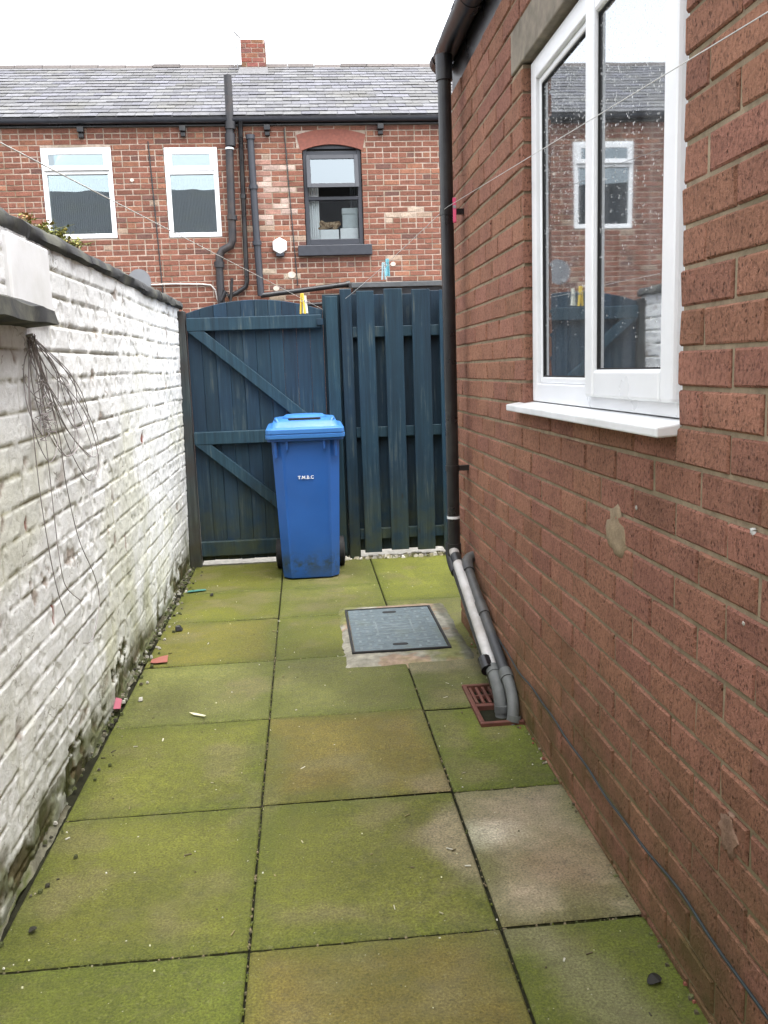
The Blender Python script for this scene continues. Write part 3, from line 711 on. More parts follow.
# eaves
e = MB(); e.box(.9535, .975, -3.4, 4.33, 2.575, 2.76); e.build('fascia', M['black_pvc'], rh, bevel=.003)
e = MB(); e.box(.9755, 1.2, -3.4, 4.33, 2.63, 2.645); e.build('soffit', M['black_pvc'], rh)
def gutter_mesh(path_axis, a, b, cx, cz, r, seg=12, lip=.006):
    m = MB(); rings = []
    for t in np.linspace(a, b, 2):
        ring = []
        for k in range(seg + 1):
            th = math.pi + math.pi * k / seg; ring.append((cx + r * math.cos(th), cz + r * math.sin(th)))
        for k in range(seg, -1, -1):
            th = math.pi + math.pi * k / seg; ring.append((cx + (r - lip) * math.cos(th), cz + (r - lip) * math.sin(th)))
        rings.append([(q[0], t, q[1]) if path_axis == 'y' else (t, q[0], q[1]) for q in ring])
    m.loft(rings); return m
gm = gutter_mesh('y', -3.4, 4.30, .903, 2.735, .050); gm.build('gutter', M['black_pvc'], rh, smooth=40)
for yy in (3.62, 1.6, -.4):
    gm = gutter_mesh('y', yy - .05, yy + .05, .905, 2.736, .054); gm.build('gutter_union', M['black_pvc'], rh, smooth=40)
gm = gutter_mesh('y', 4.26, 4.34, .905, 2.735, .056); gm.add([(.905 + .055 * math.cos(math.pi + math.pi * k_ / 12), 4.339, 2.735 + .055 * math.sin(math.pi + math.pi * k_ / 12)) for k_ in range(13)], [tuple(range(13))])
gm.build('stop_end', M['black_pvc'], rh, smooth=40)
dp = MB(); dp.tube([(.873, 4.075, .47), (.873, 4.075, 2.60)], .030, 20); dp.tube([(.873, 4.075, 2.575), (.873, 4.075, 2.68)], .037, 20)
dp.tube([(.873, 4.075, .43), (.873, 4.075, .50)], .034, 20)
dpo = dp.build('downpipe', M['black_pvc'], rh, smooth=40)
for zz in (2.02, .86):
    b = MB(); b.tube([(.873, 4.075, zz - .014), (.873, 4.075, zz + .014)], .0335, 20); b.box(.895, .955, 4.06, 4.09, zz - .012, zz + .012); b.build('pipe_bracket', M['black_pvc'], dpo, smooth=40)
b = MB(); b.tube([(.873, 4.075, .62), (.873, 4.075, .632)], .0312, 20); b.build('paint_splash', M['white_mark'], dpo, smooth=40)
# waste pipes running down to the gully
def bend(p0, p1, p2, n=6):
    p0, p1, p2 = map(Vector, (p0, p1, p2)); return [p0.lerp(p1, t).lerp(p1.lerp(p2, t), t) for t in [i / n for i in range(n + 1)]]
wp = MB(); wp.tube([(.868, 4.08, .475), (.872, 3.92, .405), (.890, 3.30, .132)], .0235, 16)
wpo = wp.build('white_waste_pipe', M['white_pipe'], rh, smooth=40)
b = MB(); b.tube([(.8695, 4.02, .449), (.8708, 3.965, .425)], .025, 16); b.build('pipe_clip', M['black_pvc'], wpo, smooth=40)
b = MB(); b.tube(bend((.890, 3.29, .128), (.894, 3.175, .080), (.893, 3.165, -.03)), .026, 16); b.tube([(.8895, 3.315, .138), (.8905, 3.28, .123)], .029, 16)
b.tube([(.8935, 3.170, .010), (.8935, 3.173, .036)], .0285, 16); b.build('pipe_elbow', M['elbow_pvc'], wpo, smooth=40)
b = MB(); b.tube([(.866, 3.36, .160), (.869, 3.30, .134)], .028, 14); b.build('black_tape', M['black_pvc'], wpo, smooth=40)
wp = MB(); wp.tube([(.905, 3.96, .437), (.922, 3.30, .168), (.924, 3.235, .142)], .0205, 16); wp.tube([(.912, 3.66, .315), (.9145, 3.58, .282)], .0245, 16)
wpo = wp.build('grey_waste_pipe', M['grey_pvc'], rh, smooth=40)
b = MB(); b.tube(bend((.97, 4.00, .445), (.902, 4.0, .452), (.907, 3.88, .404)), .0265, 16); b.build('pipe_elbow', M['grey_pvc'], wpo, smooth=40)
b = MB(); b.tube(bend((.9245, 3.225, .137), (.934, 3.06, .070), (.896, 3.055, -.03), 8), .0225, 16); b.tube([(.9238, 3.245, .146), (.9252, 3.205, .128)], .0265, 16); b.tube([(.9125, 3.062, .012), (.9185, 3.068, .034)], .0265, 16)
b.build('pipe_elbow', M['elbow_pvc'], wpo, smooth=40)
wp = MB(); wp.tube([(.860, 4.09, .43), (.868, 3.95, .37), (.893, 3.28, .075)], .021, 16); wp.tube(bend((.862, 4.10, .50), (.856, 4.11, .42), (.866, 3.98, .378)), .026, 16)
wp.build('black_waste_pipe', M['black_pvc'], rh, smooth=40)
# small things fixed to the wall: cable, mortar repair
b = MB(); pts = []
for t in np.linspace(0, 1, 60):
    yy = 3.6 - t * 3.0; pts.append((.938 + .003 * math.sin(t * 31), yy, .205 + .010 * math.sin(t * 7 + 1) + .006 * math.sin(t * 23) + .003 * math.sin(t * 61) + (.12 * (1 - t * 12) if t < .0 else 0)))
b.tube(pts, .0032, 8); b.build('cable', M['cable'], rh, smooth=60)
for (yy, zz, ry, rzz, cl) in [(2.093, .908, .060, .066, (.30, .23, .15)), (1.471, .44, .038, .045, (.24, .15, .105)), (1.42, 1.03, .007, .008, (.6, .6, .57)), (1.955, .99, .004, .006, (.5, .48, .42)), (1.44, .86, .004, .004, (.5, .48, .42))]:
    b = MB(); N = 22; r_ = random.Random(int(yy * 1000)); vs = [(.9465 if ry > .03 else .9462, yy, zz)]
    for ringk, (s_, xx) in enumerate([(.6, .9472), (.92, .9480), (1.0, .953)]):
        for k_ in range(N):
            a_ = 2 * math.pi * k_ / N; j_ = 1 + (vnoise(np.array(k_ * .9), np.array(yy * 50), 5) - .5) * .8
            vs.append((xx + r_.uniform(-.0008, .0008), yy + ry * s_ * j_ * math.cos(a_), zz + rzz * s_ * j_ * math.sin(a_)))
    fs = [(0, 1 + (k_ + 1) % N, 1 + k_) for k_ in range(N)] + [(1 + r0 * N + k_, 1 + r0 * N + (k_ + 1) % N, 1 + (r0 + 1) * N + (k_ + 1) % N, 1 + (r0 + 1) * N + k_) for r0 in range(2) for k_ in range(N)]
    b.add(vs, fs, cl); b.build('mortar_repair' if ry > .03 else 'mortar_blob', M['concrete'], rh, smooth=60)
# roof of the extension
ex = MB(); sl_ = R(24)
ex.add([(.90, -3.4, 2.775), (.90, 4.36, 2.775), (3.4, 4.36, 2.775 + 2.56 * math.tan(sl_)), (3.4, -3.4, 2.775 + 2.56 * math.tan(sl_)),
        (.90, -3.4, 2.765), (.90, 4.36, 2.765), (3.4, 4.36, 2.70), (3.4, -3.4, 2.70)], [(0, 3, 2, 1), (4, 5, 6, 7), (0, 1, 5, 4), (1, 2, 6, 5), (2, 3, 7, 6), (3, 0, 4, 7)], (.12, .12, .13))
slates(ex, lambda u, s, n: (.885 + s * math.cos(sl_) - n * math.sin(sl_), u, 2.777 + s * math.sin(sl_) + n * math.cos(sl_)), -3.4, 4.37, 2.8, seed=5)
ex.build('roof', M['slate'], rh)

# ================================================================== GATE, FENCE
gt = empty('gate', (-.1, 6.0, 0), 'dark teal ledged and braced timber gate with arched top', 'gate')
def gb(mb, name, mat=None, **k):
    mb.v = [(p_[0] + .1, p_[1] - 6.0, p_[2]) for p_ in mb.v]; return mb.build(name, mat or M['gate_wood'], gt, **k)
m = MB(); x = -.552; r_ = random.Random(4); NB = 10; wd = .895 / NB
for k_ in range(NB):
    a = x + k_ * wd + .0003; b = x + (k_ + 1) * wd - .0003; g_ = r_.uniform(.8, 1.2)
    def top(q): tt = (q + .552) / .895; return 1.70 + .078 * (1 - (2 * tt - 1) ** 2)
    y0 = 6.005 + r_.uniform(-.001, .001)
    n_ = 6; up = [(a + (b - a) * q / n_, top(a + (b - a) * q / n_)) for q in range(n_ + 1)]
    poly = [(a, .035 + r_.uniform(0, .008))] + [(b, .04)] + up[::-1]
    m.prism(poly, 'y', y0, y0 + .02, (g_, g_ * r_.uniform(.95, 1.05), g_))
gb(m, 'board_panel', bevel=.0035)
for (z0, z1) in ((1.583, 1.668), (.838, .922), (.075, .175)):
    m = MB(); m.box(-.548, .335, 5.965, 6.004, z0, z1, (1.35, 1.3, 1.15) if z0 > .5 else (1.1, 1.1, .95)); gb(m, 'ledge_rail', bevel=.004)
def brace(x0, z0, x1, z1, h):
    m = MB(); m.prism([(x0, z0), (x0 + h, z0), (x1, z1 + .001), (x1 - h, z1)], 'y', 5.967, 6.003, (1.4, 1.35, 1.2)); gb(m, 'brace', bevel=.003)
brace(-.543, 1.582, .325, .923, .105); brace(-.543, .837, .325, .176, .105)
m = MB(); m.box(.30, .345, 5.952, 5.9645, 1.60, 1.64); gb(m, 'latch', M['gate_wood'], bevel=.002)

gp = MB(); gp.box(-.632, -.556, 5.97, 6.045, -.05, 1.715, (1.2, 1, .9)); gp = gp.build('gate_post', M['post_wood'], bevel=.006)
tag(gp, 'weathered dark hanging post between gate and white wall', 'post')

fn = empty('fence', (.8, 6.0, 0), 'dark teal hit and miss board fence right of the gate', 'fence')
def fb(mb, name, mat=None, **k):
    mb.v = [(p_[0] - .8, p_[1] - 6.0, p_[2]) for p_ in mb.v]; return mb.build(name, mat or M['gate_wood'], fn, **k)
m = MB(); m.box(.462, .538, 5.985, 6.06, -.05, 1.83, (.85, .9, .9)); fb(m, 'post', bevel=.005)
m = MB(); m.box(.345, .461, 6.03, 6.07, -.05, 1.80, (.8, .9, .8)); fb(m, 'gate_stop', bevel=.004)
m = MB(); m.box(.362, .442, 5.962, 5.985, .05, 1.782, (1.25, 1.3, 1.15)); fb(m, 'board', bevel=.003)
fxs = [(.568, .685), (.752, .875), (.936, 1.060), (1.122, 1.245), (1.31, 1.43), (1.50, 1.62)]
r_ = random.Random(9)
for (a, b) in fxs:
    g_ = r_.uniform(.9, 1.3); dz_ = r_.uniform(-.01, .01); m = MB(); m.box(a, b, 5.966, 5.986, .048 + dz_, 1.815 + dz_, (g_, g_ * 1.05, g_)); fb(m, 'board', bevel=.003)
for (a, b) in [(.539, .60), (.655, .78), (.84, .965), (1.03, 1.155), (1.215, 1.34), (1.40, 1.53)]:
    g_ = r_.uniform(.7, 1.0); m = MB(); m.box(a, b, 6.034, 6.054, .05, 1.80 + r_.uniform(-.01, .01), (g_, g_, g_)); fb(m, 'board', bevel=.003)
for (z0, z1) in ((1.512, 1.582), (.842, .912), (.135, .208)):
    m = MB(); m.box(.54, 1.75, 5.988, 6.032, z0, z1, (1.15, 1.1, .95)); fb(m, 'rail', bevel=.004)
m = MB(); m.box(1.66, 1.74, 5.988, 6.06, -.05, 1.83); fb(m, 'post', bevel=.005)

# ================================================================== WHEELIE BIN
bn = empty('wheelie_bin', (.190, 5.70, 0), 'blue wheelie bin with white initials standing against the gate', 'bin')
def body_ring(z, w, d, yc):
    pts = rrect(w, d, .055, 6, 0, yc); out = []
    for (x, y) in pts: out.append((x, y, z))
    return out
def body_loft():
    mb = MB(); rings = []
    for z, w_, d_, yc in [(.004, .325, .33, -.045), (.012, .352, .36, -.045), (.05, .360, .372, -.045), (.30, .378, .40, -.035), (.60, .400, .435, -.02), (.84, .418, .465, -.008), (.905, .424, .47, -.005)]:
        # front face drawn with two shallow flutes
        ring = []
        hw, hd, r0 = w_ / 2, d_ / 2, .045
        fx = [-.5, -.36, -.335, -.315, -.29, 0, .29, .315, .335, .36, .5]
        for q in fx:
            px = q * w_; dep = 0
            if abs(q) in (.335, .315): dep = .007 if .05 < z < .84 else 0
            if abs(q) < .3: dep = .004 if .05 < z < .84 else 0
            edge = max(0, abs(px) - (hw - r0)); yy = -hd + (r0 - math.sqrt(max(0, r0 * r0 - edge * edge)) if edge > 0 else 0)
            if abs(q) == .5: yy = -hd + r0
            ring.append((px, yc + yy + dep, z))
        for a in range(1, 4): pass
        ring += [(hw, yc + hd - r0, z), (hw - .013, yc + hd - .013, z), (hw - r0, yc + hd, z), (-hw + r0, yc + hd, z), (-hw + .013, yc + hd - .013, z), (-hw, yc + hd - r0, z)]
        rings.append(ring)
    mb.loft(rings); return mb
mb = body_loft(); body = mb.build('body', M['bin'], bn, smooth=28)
for sx in (-1, 1):
    mb = MB(); mb.box(sx * .115 - .006, sx * .115 + .006, -.262, -.236, .83, .90); mb.build('rib', M['bin'], body, bevel=.002)
    mb = MB(); mb.box(sx * .186 - .008, sx * .186 + .008, -.250, -.226, .78, .90); mb.build('rib', M['bin'], body, bevel=.002)
mb = MB(); mb.loft([[(x, y, z) for x, y in rrect(w_, d_, .035, 5, 0, -.005)] for z, w_, d_ in [(.882, .462, .515), (.885, .470, .525), (.902, .470, .525), (.905, .462, .515)]])
mb.build('rim', M['bin'], body, smooth=30)
lid = MB(); L_ = [(.899, .482, .545, 0), (.902, .490, .552, 0), (.922, .490, .552, 0), (.924, .478, .540, 0), (.930, .476, .538, 0), (.932, .486, .548, 0), (.955, .482, .545, 0), (.960, .470, .532, 0),
                  (.966, .425, .485, .005), (.995, .395, .445, .012), (1.003, .375, .42, .015), (1.012, .25, .30, .02)]
lid.loft([[(x, y, z + (y + .27) * .012) for x, y in rrect(w_, d_, min(.04, w_ / 4), 6, 0, -.005 + o_)] for z, w_, d_, o_ in L_])
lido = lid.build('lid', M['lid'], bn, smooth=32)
m = MB()
m.loft([[(x, y, z) for x, y in rrect(w_, d_, d_ * .45, 6, 0, -.02)] for z, w_, d_ in [(.998, .285, .27), (1.020, .275, .262), (1.034, .235, .20)]]); m.build('raised_panel', M['lid'], lido, smooth=40)
m = MB(); m.loft([[(x, y, z) for x, y in rrect(w_, .028, .013, 6, 0, -.172)] for z, w_ in [(.99, .205), (1.019, .200)]]); m.build('slot_shadow', M['rubber'], lido, smooth=40)  # black block stands in for the shadow in the recess under the lip
for sx in (-1, 1):
    m = MB(); m.tube([(sx * .160, -.205, .985), (sx * .172, -.190, 1.012), (sx * .176, -.16, 1.016), (sx * .176, -.12, 1.0)], .010, 10); m.build('lid_grip', M['lid'], lido, smooth=50)
m = MB(); m.tube([(-.19, .275, .985), (.19, .275, .985)], .014, 10); m.box(-.20, -.17, .22, .285, .955, 1.0); m.box(.17, .20, .22, .285, .955, 1.0); m.build('handle', M['bin'], bn, smooth=40)
for sx in (-1, 1):
    m = MB(); y_, z_ = .135, .10; rings = []
    for (xx, rr) in ((-.024, .085), (-.020, .097), (.020, .097), (.024, .085)):
        rings.append([(sx * .203 + xx, y_ + rr * math.cos(2 * math.pi * k_ / 28), z_ + rr * math.sin(2 * math.pi * k_ / 28)) for k_ in range(28)])
    m.loft(rings); wh = m.build('wheel', M['rubber'], bn, smooth=40)
    m = MB(); m.tube([(sx * .227 - .004, y_, z_), (sx * .227 + .004, y_, z_)], .055, 24); m.build('hub', M['rubber'], wh, smooth=40)
m = MB(); m.tube([(-.21, .135, .10), (.21, .135, .10)], .011, 10); m.build('axle', M['metal'], bn, smooth=40)
cu = bpy.data.curves.new('initials', 'FONT'); cu.body = 'T.M.B.C'; cu.size = .028; cu.align_x = 'CENTER'; cu.extrude = .0006; cu.space_character = 1.08; cu.offset = .0005
tf = bpy.data.objects.new('initials_text', cu); col.objects.link(tf)
tme = bpy.data.meshes.new_from_object(tf.evaluated_get(bpy.context.evaluated_depsgraph_get())); bpy.data.objects.remove(tf)
to = bpy.data.objects.new('initials', tme); col.objects.link(to); to.parent = body; to.location = (-.008, -.2415, .645); to.rotation_euler = (R(87.3), 0, 0); tme.materials.clear(); tme.materials.append(M['white_mark'])

# ================================================================== DRAIN COVER, GULLY
mc = empty('inspection_cover', (.595, 4.295, 0), 'grey rectangular drain inspection cover set in green paving', 'drain cover')
m = MB(); x0, x1, y0, y1 = -.236, .232, -.365, .362
for (a, b, c_, d_) in ((x0, x1, y0, y0 + .012), (x0, x1, y1 - .012, y1), (x0, x0 + .012, y0 + .012, y1 - .012), (x1 - .012, x1, y0 + .012, y1 - .012)): m.box(a, b, c_, d_, -.01, .019)
m.build('frame', M['rubber'], mc, bevel=.002)
pl = MB(); pl.box(x0 + .016, x1 - .016, y0 + .016, y1 - .016, -.01, .016)
m = pl; m.mi = 1
NX, NY = 9, 13; px_, py_ = (x1 - x0 - .05) / NX, (y1 - y0 - .05) / NY
for i_ in range(NX):
    for j_ in range(NY):
        cx, cy_ = x0 + .025 + (i_ + .5) * px_, y0 + .025 + (j_ + .5) * py_
        if abs(cx) < .06 and abs(abs(cy_) - .27) < .045: continue
        if abs(cx) < .09 and abs(cy_) < .10: continue
        if (i_ + j_) % 2: m.box(cx - px_ * .38, cx + px_ * .38, cy_ - .006, cy_ + .006, .0155, .0172)
        else: m.box(cx - .006, cx + .006, cy_ - py_ * .38, cy_ + py_ * .38, .0155, .0172)
for q in (-.09, .09): m.box(q - .004, q + .004, -.1, .1, .0155, .0175)
for q in (-.10, .10): m.box(-.094, .094, q - .004, q + .004, .0155, .0175)
for q in (-.045, 0, .045): m.box(-.07, .07, q - .008, q + .008, .0155, .0172)
plo = pl.build('plate', [M['cover'], m_simple('worn_iron', (.16, .19, .195), .5, .4, 40, .2)], mc)
for sy_ in (-1, 1):
    m = MB(); m.loft([[(x, y + sy_ * .275, z) for x, y in rrect(.075, .032, .0155, 6)] for z in (.0155, .0175)]); m.build('lifting_slot', M['rubber'], plo)
gy = empty('gully', (.8825, 3.245, 0), 'terracotta gully with slotted grate under the waste pipes', 'gully')
m = MB(); hx, hy = .096, .203
for (a, b, c_, d_) in ((-hx, hx, -hy, -hy + .018), (-hx, hx, hy - .018, hy), (-hx, -hx + .018, -hy + .018, hy - .018), (hx - .018, hx, -hy + .018, hy - .018)): m.box(a, b, c_, d_, -.12, .014)
m.box(-hx + .018, hx - .018, -.012, .014, -.12, .004); m.box(-hx + .018, hx - .018, -.075, -.055, -.12, -.035)
m.build('frame', M['terracotta'], gy, bevel=.003)
m = MB(); m.box(-hx + .018, hx - .018, -hy + .018, hy - .018, -.14, -.10, (.02, .015, .012)); m.build('basin', M['rubber'], gy)
m = MB()
for k_ in range(6):
    xx = -hx + .030 + k_ * .0265; m.box(xx - .006, xx + .006, .016, hy - .019, -.008, .006)
m.box(-hx + .019, hx - .019, .09, .10, -.010, .005)
m.build('grate', M['terracotta'], gy, bevel=.0015)

# ================================================================== FAR TERRACED HOUSE
YF = 13.5
fh = empty('terraced_house', (0, YF, 0), 'red brick terraced house with grey slate roof beyond the gate', 'house')
def fhb(mb, name, mat, parent=None, **k):
    mb.v = [(p_[0], p_[1] - YF, p_[2]) for p_ in mb.v]; return mb.build(name, mat, parent or fh, **k)
W1 = (-3.345, -2.365, 3.232, 4.480); W2 = (-1.630, -.872, 3.222, 4.468); W3 = (.345, 1.20, 3.07, 4.44)
mb = MB()
brick_wall(mb, lambda u, d, z: (u, YF + .005 + d, z), -9, 7, -.1, 4.86, [W1, W2, W3, (.262, 1.262, 4.40, 4.69)], .2335, .0765, .0135, red_far, header_rows=4, proud=.005, thick=.25, jit=.003)
fhb(mb, 'wall', [M['brick_far'], M['mortar_far']])
mb = MB(); mb.box(-9, 7, YF + .25, YF + .27, -.1, 3.0); mb.box(-9, -3.4, YF + 3.2, YF + 3.22, -.1, 4.8); fhb(mb, 'inner_wall', M['dark_room'])
# arch of rubbed red bricks above the dark window
mb = MB(); N = 14
def arc(t, r0, z0): return (.77 + (t - .5) * 2 * r0, z0)
lo, hi = [], []
for k_ in range(N + 1):
    t = k_ / N; s_ = 2 * t - 1
    lo.append((.77 + s_ * .45, 4.395 + .088 * (1 - s_ * s_))); hi.append((.77 + s_ * .50, 4.615 + .078 * (1 - s_ * s_)))
for k_ in range(N):
    a, b, c_, d_ = lo[k_], lo[k_ + 1], hi[k_ + 1], hi[k_]
    mb.prism([a, b, c_, d_], 'y', YF - .006, YF + .15)
fhb(mb, 'arch', M['arch'])
mb = MB(); mb.box(.258, 1.266, YF + .002, YF + .04, 4.60, 4.70); mb.box(.258, .325, YF + .002, YF + .04, 4.40, 4.60); mb.box(1.218, 1.266, YF + .002, YF + .04, 4.40, 4.60); fhb(mb, 'arch_backing', M['mortar_far'])
# eaves
mb = MB(); mb.box(-9, 7, YF - .035, YF + .1, 4.745, 4.82); fhb(mb, 'fascia', M['black_pvc'])
mb = gutter_mesh('x', -9, 7, YF - .085, 4.82, .048); fhb(mb, 'gutter', M['anthracite'], smooth=40)
for xx in (-.143, 1.489, -1.334, -2.75, -4.3): 
    mb = MB(); mb.box(xx - .045, xx + .045, YF - .09, YF + .05, 4.665, 4.744); mb.box(xx - .035, xx + .035, YF - .05, YF + .05, 4.60, 4.665); fhb(mb, 'gutter_bracket', M['black_pvc'], bevel=.01)
# roof
PT_ = math.atan2(6.44 - 4.86, 3.05); LR = 3.05 / math.cos(PT_) + .1
mb = MB(); Y0 = YF - .09; Z0_ = 4.855
def RW(u, s, n): return (u, Y0 + s * math.cos(PT_) - n * math.sin(PT_), Z0_ + s * math.sin(PT_) + n * math.cos(PT_))
mb.add([RW(-9, 0, -.05), RW(7, 0, -.05), RW(7, LR, -.05), RW(-9, LR, -.05), RW(-9, 0, 0), RW(7, 0, 0), RW(7, LR, 0), RW(-9, LR, 0)], [(0, 3, 2, 1), (4, 5, 6, 7), (0, 1, 5, 4), (1, 2, 6, 5), (2, 3, 7, 6), (3, 0, 4, 7)], (.1, .1, .11))
slates(mb, RW, -9, 7, LR, .26, .215, 8)
rl = Y0 + LR * math.cos(PT_); rzp = Z0_ + LR * math.sin(PT_)
mb.add([(-9, rl, rzp), (7, rl, rzp), (7, rl + 3.5, rzp - 1.8), (-9, rl + 3.5, rzp - 1.8)], [(0, 1, 2, 3)], (.13, .13, .14))
rf = fhb(mb, 'roof', M['slate'])
for k_ in range(34):
    a = -9 + k_ * .46; r_ = random.Random(k_); mb = MB(); z_ = rzp + r_.uniform(-.008, .012); g_ = r_.uniform(.8, 1.2)
    poly = [(rl - .13, z_ - .05), (rl - .09, z_ + .005), (rl, z_ + .045), (rl + .09, z_ + .005), (rl + .13, z_ - .05)]
    mb.prism(poly, 'x', a, a + .45, (.10 * g_, .088 * g_, .083 * g_)); fhb(mb, 'ridge_tile', M['vcol'], rf)
mb = MB(); CX0, CX1 = -.585, -.185
brick_wall(mb, lambda u, d, z: (u, 16.20 + .005 + d, z), CX0, CX1, 6.05, 6.81, [], .2, .075, .01, lambda u, z: tuple(x * rng.uniform(.8, 1.15) for x in (.20, .088, .064)), proud=.006, thick=.45)
brick_wall(mb, lambda u, d, z: (CX1 - d + .006, u, z), 16.22, 16.66, 6.05, 6.81, [], .2, .075, .01, lambda u, z: tuple(x * rng.uniform(.8, 1.15) for x in (.20, .088, .064)), proud=.006, thick=.05, mort=False)
ch = fhb(mb, 'chimney', [M['brick_far'], M['mortar_far']], rf)
mb = MB(); mb.hexa([(CX0 - .06, 16.02, 6.19), (CX1 + .05, 16.02, 6.19), (CX1 + .04, 16.22, 6.34), (CX0 - .04, 16.22, 6.34), (CX0 - .06, 16.02, 6.22), (CX1 + .05, 16.02, 6.22), (CX1 + .04, 16.2, 6.37), (CX0 - .04, 16.2, 6.37)], (.13, .13, .135)); fhb(mb, 'lead_flashing', M['vcol'], rf)

# windows
def far_frame(W, name='window', mat='upvc', fw=.065, y0=None, depth=.07):
    y0 = YF - .004 if y0 is None else y0; m = MB()
    a, b, z0, z1 = W; a += .003; b -= .003; z0 += .003; z1 -= .003
    m.box(a, a + fw, y0, y0 + depth, z0, z1); m.box(b - fw, b, y0, y0 + depth, z0, z1); m.box(a + fw, b - fw, y0, y0 + depth, z0, z0 + fw); m.box(a + fw, b - fw, y0, y0 + depth, z1 - fw, z1)
    return m
def vert_blind(win, a, b, z0, z1, y, mat='blind', wob=.03, n=60):
    m = MB(); xs = np.linspace(a, b, n); ring = np.array([[(x, y + (wob if k_ % 2 else 0), z0) for k_, x in enumerate(xs)], [(x, y + (wob if k_ % 2 else 0), z1) for k_, x in enumerate(xs)]])
    m.grid(ring.transpose(1, 0, 2)); return fhb(m, 'blind' if mat == 'blind' else 'curtain', M[mat], win)
for W, tr, two in ((W1, 4.145, True), (W2, 4.125, False)):
    m = far_frame(W); m.box(W[0] + .068, W[1] - .068, YF - .004, YF + .066, tr - .03, tr + .03)
    wn = fhb(m, 'window', M['upvc'], bevel=.006)
    a, b = W[0] + .035, W[1] - .035
    m = MB(); yv = YF - .035 if two else YF - .012
    m.box(a, a + .075, yv, yv + .03, tr + .02, W[3] - .03); m.box(b - .075, b, yv, yv + .03, tr + .02, W[3] - .03); m.box(a + .075, b - .075, yv, yv + .03, tr + .02, tr + .085); m.box(a + .075, b - .075, yv, yv + .03, W[3] - .10, W[3] - .03)
    fhb(m, 'vent_sash', M['upvc'], wn, bevel=.006)
    m = MB(); m.box(a + .076, b - .076, yv + .012, yv + .016, tr + .086, W[3] - .101); fhb(m, 'pane', M['glass_far'], wn)
    m = MB(); m.box(W[0] + .07, W[1] - .07, YF + .03, YF + .034, W[2] + .07, tr - .032); fhb(m, 'pane', M['glass_far'], wn)
    m = MB(); m.box(W[0] - .05, W[1] + .05, YF + .9, YF + .92, W[2] - .2, W[3] + .1); m.box(W[0] - .05, W[1] + .05, YF + .27, YF + .9, W[2] - .2, W[2] - .15); fhb(m, 'interior', M['dark_room'], wn)
    vert_blind(wn, W[0] + .06, W[1] - .06, W[2] + .03, tr - .05, YF + .16)
# dark sliding-style window with a curtain, white boxes and a soft toy on the inner sill
m = MB(); a, b, z0, z1 = .35, 1.195, 3.12, 4.42; y0 = YF + .035; fw = .06
m.box(a, a + fw, y0, y0 + .08, z0 - .04, z1 + .01); m.box(b - fw, b, y0, y0 + .08, z0 - .04, z1 + .01); m.box(a + fw, b - fw, y0, y0 + .08, z0 - .04, z0 + .045)
m.box(a + fw, b - fw, y0 + .005, y0 + .075, 3.715, 3.765); m.box(a + fw, b - fw, y0 + .004, y0 + .076, 4.33, 4.40)
n_ = 10; m.prism([(a, 4.425)] + [(b, 4.425)] + [(.7725 + (b - a) / 2 * s_, 4.425 + .062 * (1 - s_ * s_)) for s_ in np.linspace(.9, -.9, n_)], 'y', y0, y0 + .08)
w3 = fhb(m, 'window', M['anthracite'], bevel=.006)
m = MB()
def TS(x, z, d):       # top sash, hung at the head and pushed out at the bottom
    t = (4.345 - z) / .47; return (x, y0 - .01 - .10 * t + d, z)
def tbar(x0_, x1_, za, zb):
    m.hexa([TS(x0_, za, 0), TS(x1_, za, 0), TS(x1_, za, .035), TS(x0_, za, .035), TS(x0_, zb, 0), TS(x1_, zb, 0), TS(x1_, zb, .035), TS(x0_, zb, .035)])
tbar(.395, .455, 3.875, 4.345); tbar(1.09, 1.15, 3.875, 4.345); tbar(.455, 1.09, 3.875, 3.935); tbar(.455, 1.09, 4.285, 4.345)
fhb(m, 'top_sash', M['anthracite'], w3, bevel=.004)
m = MB(); m.hexa([TS(.455, 3.935, .012), TS(1.09, 3.935, .012), TS(1.09, 3.935, .016), TS(.455, 3.935, .016), TS(.455, 4.285, .012), TS(1.09, 4.285, .012), TS(1.09, 4.285, .016), TS(.455, 4.285, .016)]); fhb(m, 'pane', M['glass_far'], w3)
m = MB(); m.box(a + fw, b - fw, y0 + .04, y0 + .044, z0 + .046, 3.714); fhb(m, 'pane', m_glass('clear_glass', 1.35, 0, (.95, .97, .97)), w3)
m = MB(); m.box(.22, 1.31, YF - .075, YF + .10, 2.918, 3.068); fhb(m, 'sill', M['anthracite'], w3, bevel=.008)
m = MB(); m.box(.30, 1.25, YF + 1.3, YF + 1.32, 2.9, 4.6); m.box(.28, 1.27, YF + .27, YF + 1.3, 2.9, 3.05); fhb(m, 'interior', m_simple('dark_interior', (.06, .065, .075), .9, .1), w3)
vert_blind(w3, .39, .56, 3.05, 4.38, YF + .17, 'curtain', .02, 12); vert_blind(w3, 1.03, 1.18, 3.5, 4.38, YF + .30, 'blind', .03, 12)
bx = MB(); bx.box(.562, .838, YF + .15, YF + .28, 3.105, 3.315); tag(bx.build('box', M['curtain'], bevel=.006), 'white box behind the lower window glass, left and under the toy', 'box')
bx = MB(); bx.box(.862, 1.13, YF + .15, YF + .28, 3.105, 3.330); tag(bx.build('box', M['curtain'], bevel=.006), 'white box behind the lower window glass, on the right', 'box')
bx = MB(); bx.box(.90, 1.13, YF + .165, YF + .285, 3.333, 3.53); bx.box(.895, 1.135, YF + .16, YF + .288, 3.532, 3.62)
tag(bx.build('box', m_simple('grey_carton', (.42, .46, .47), .8, .1), bevel=.008), 'grey lidded carton stacked on the right white box in the window', 'box')
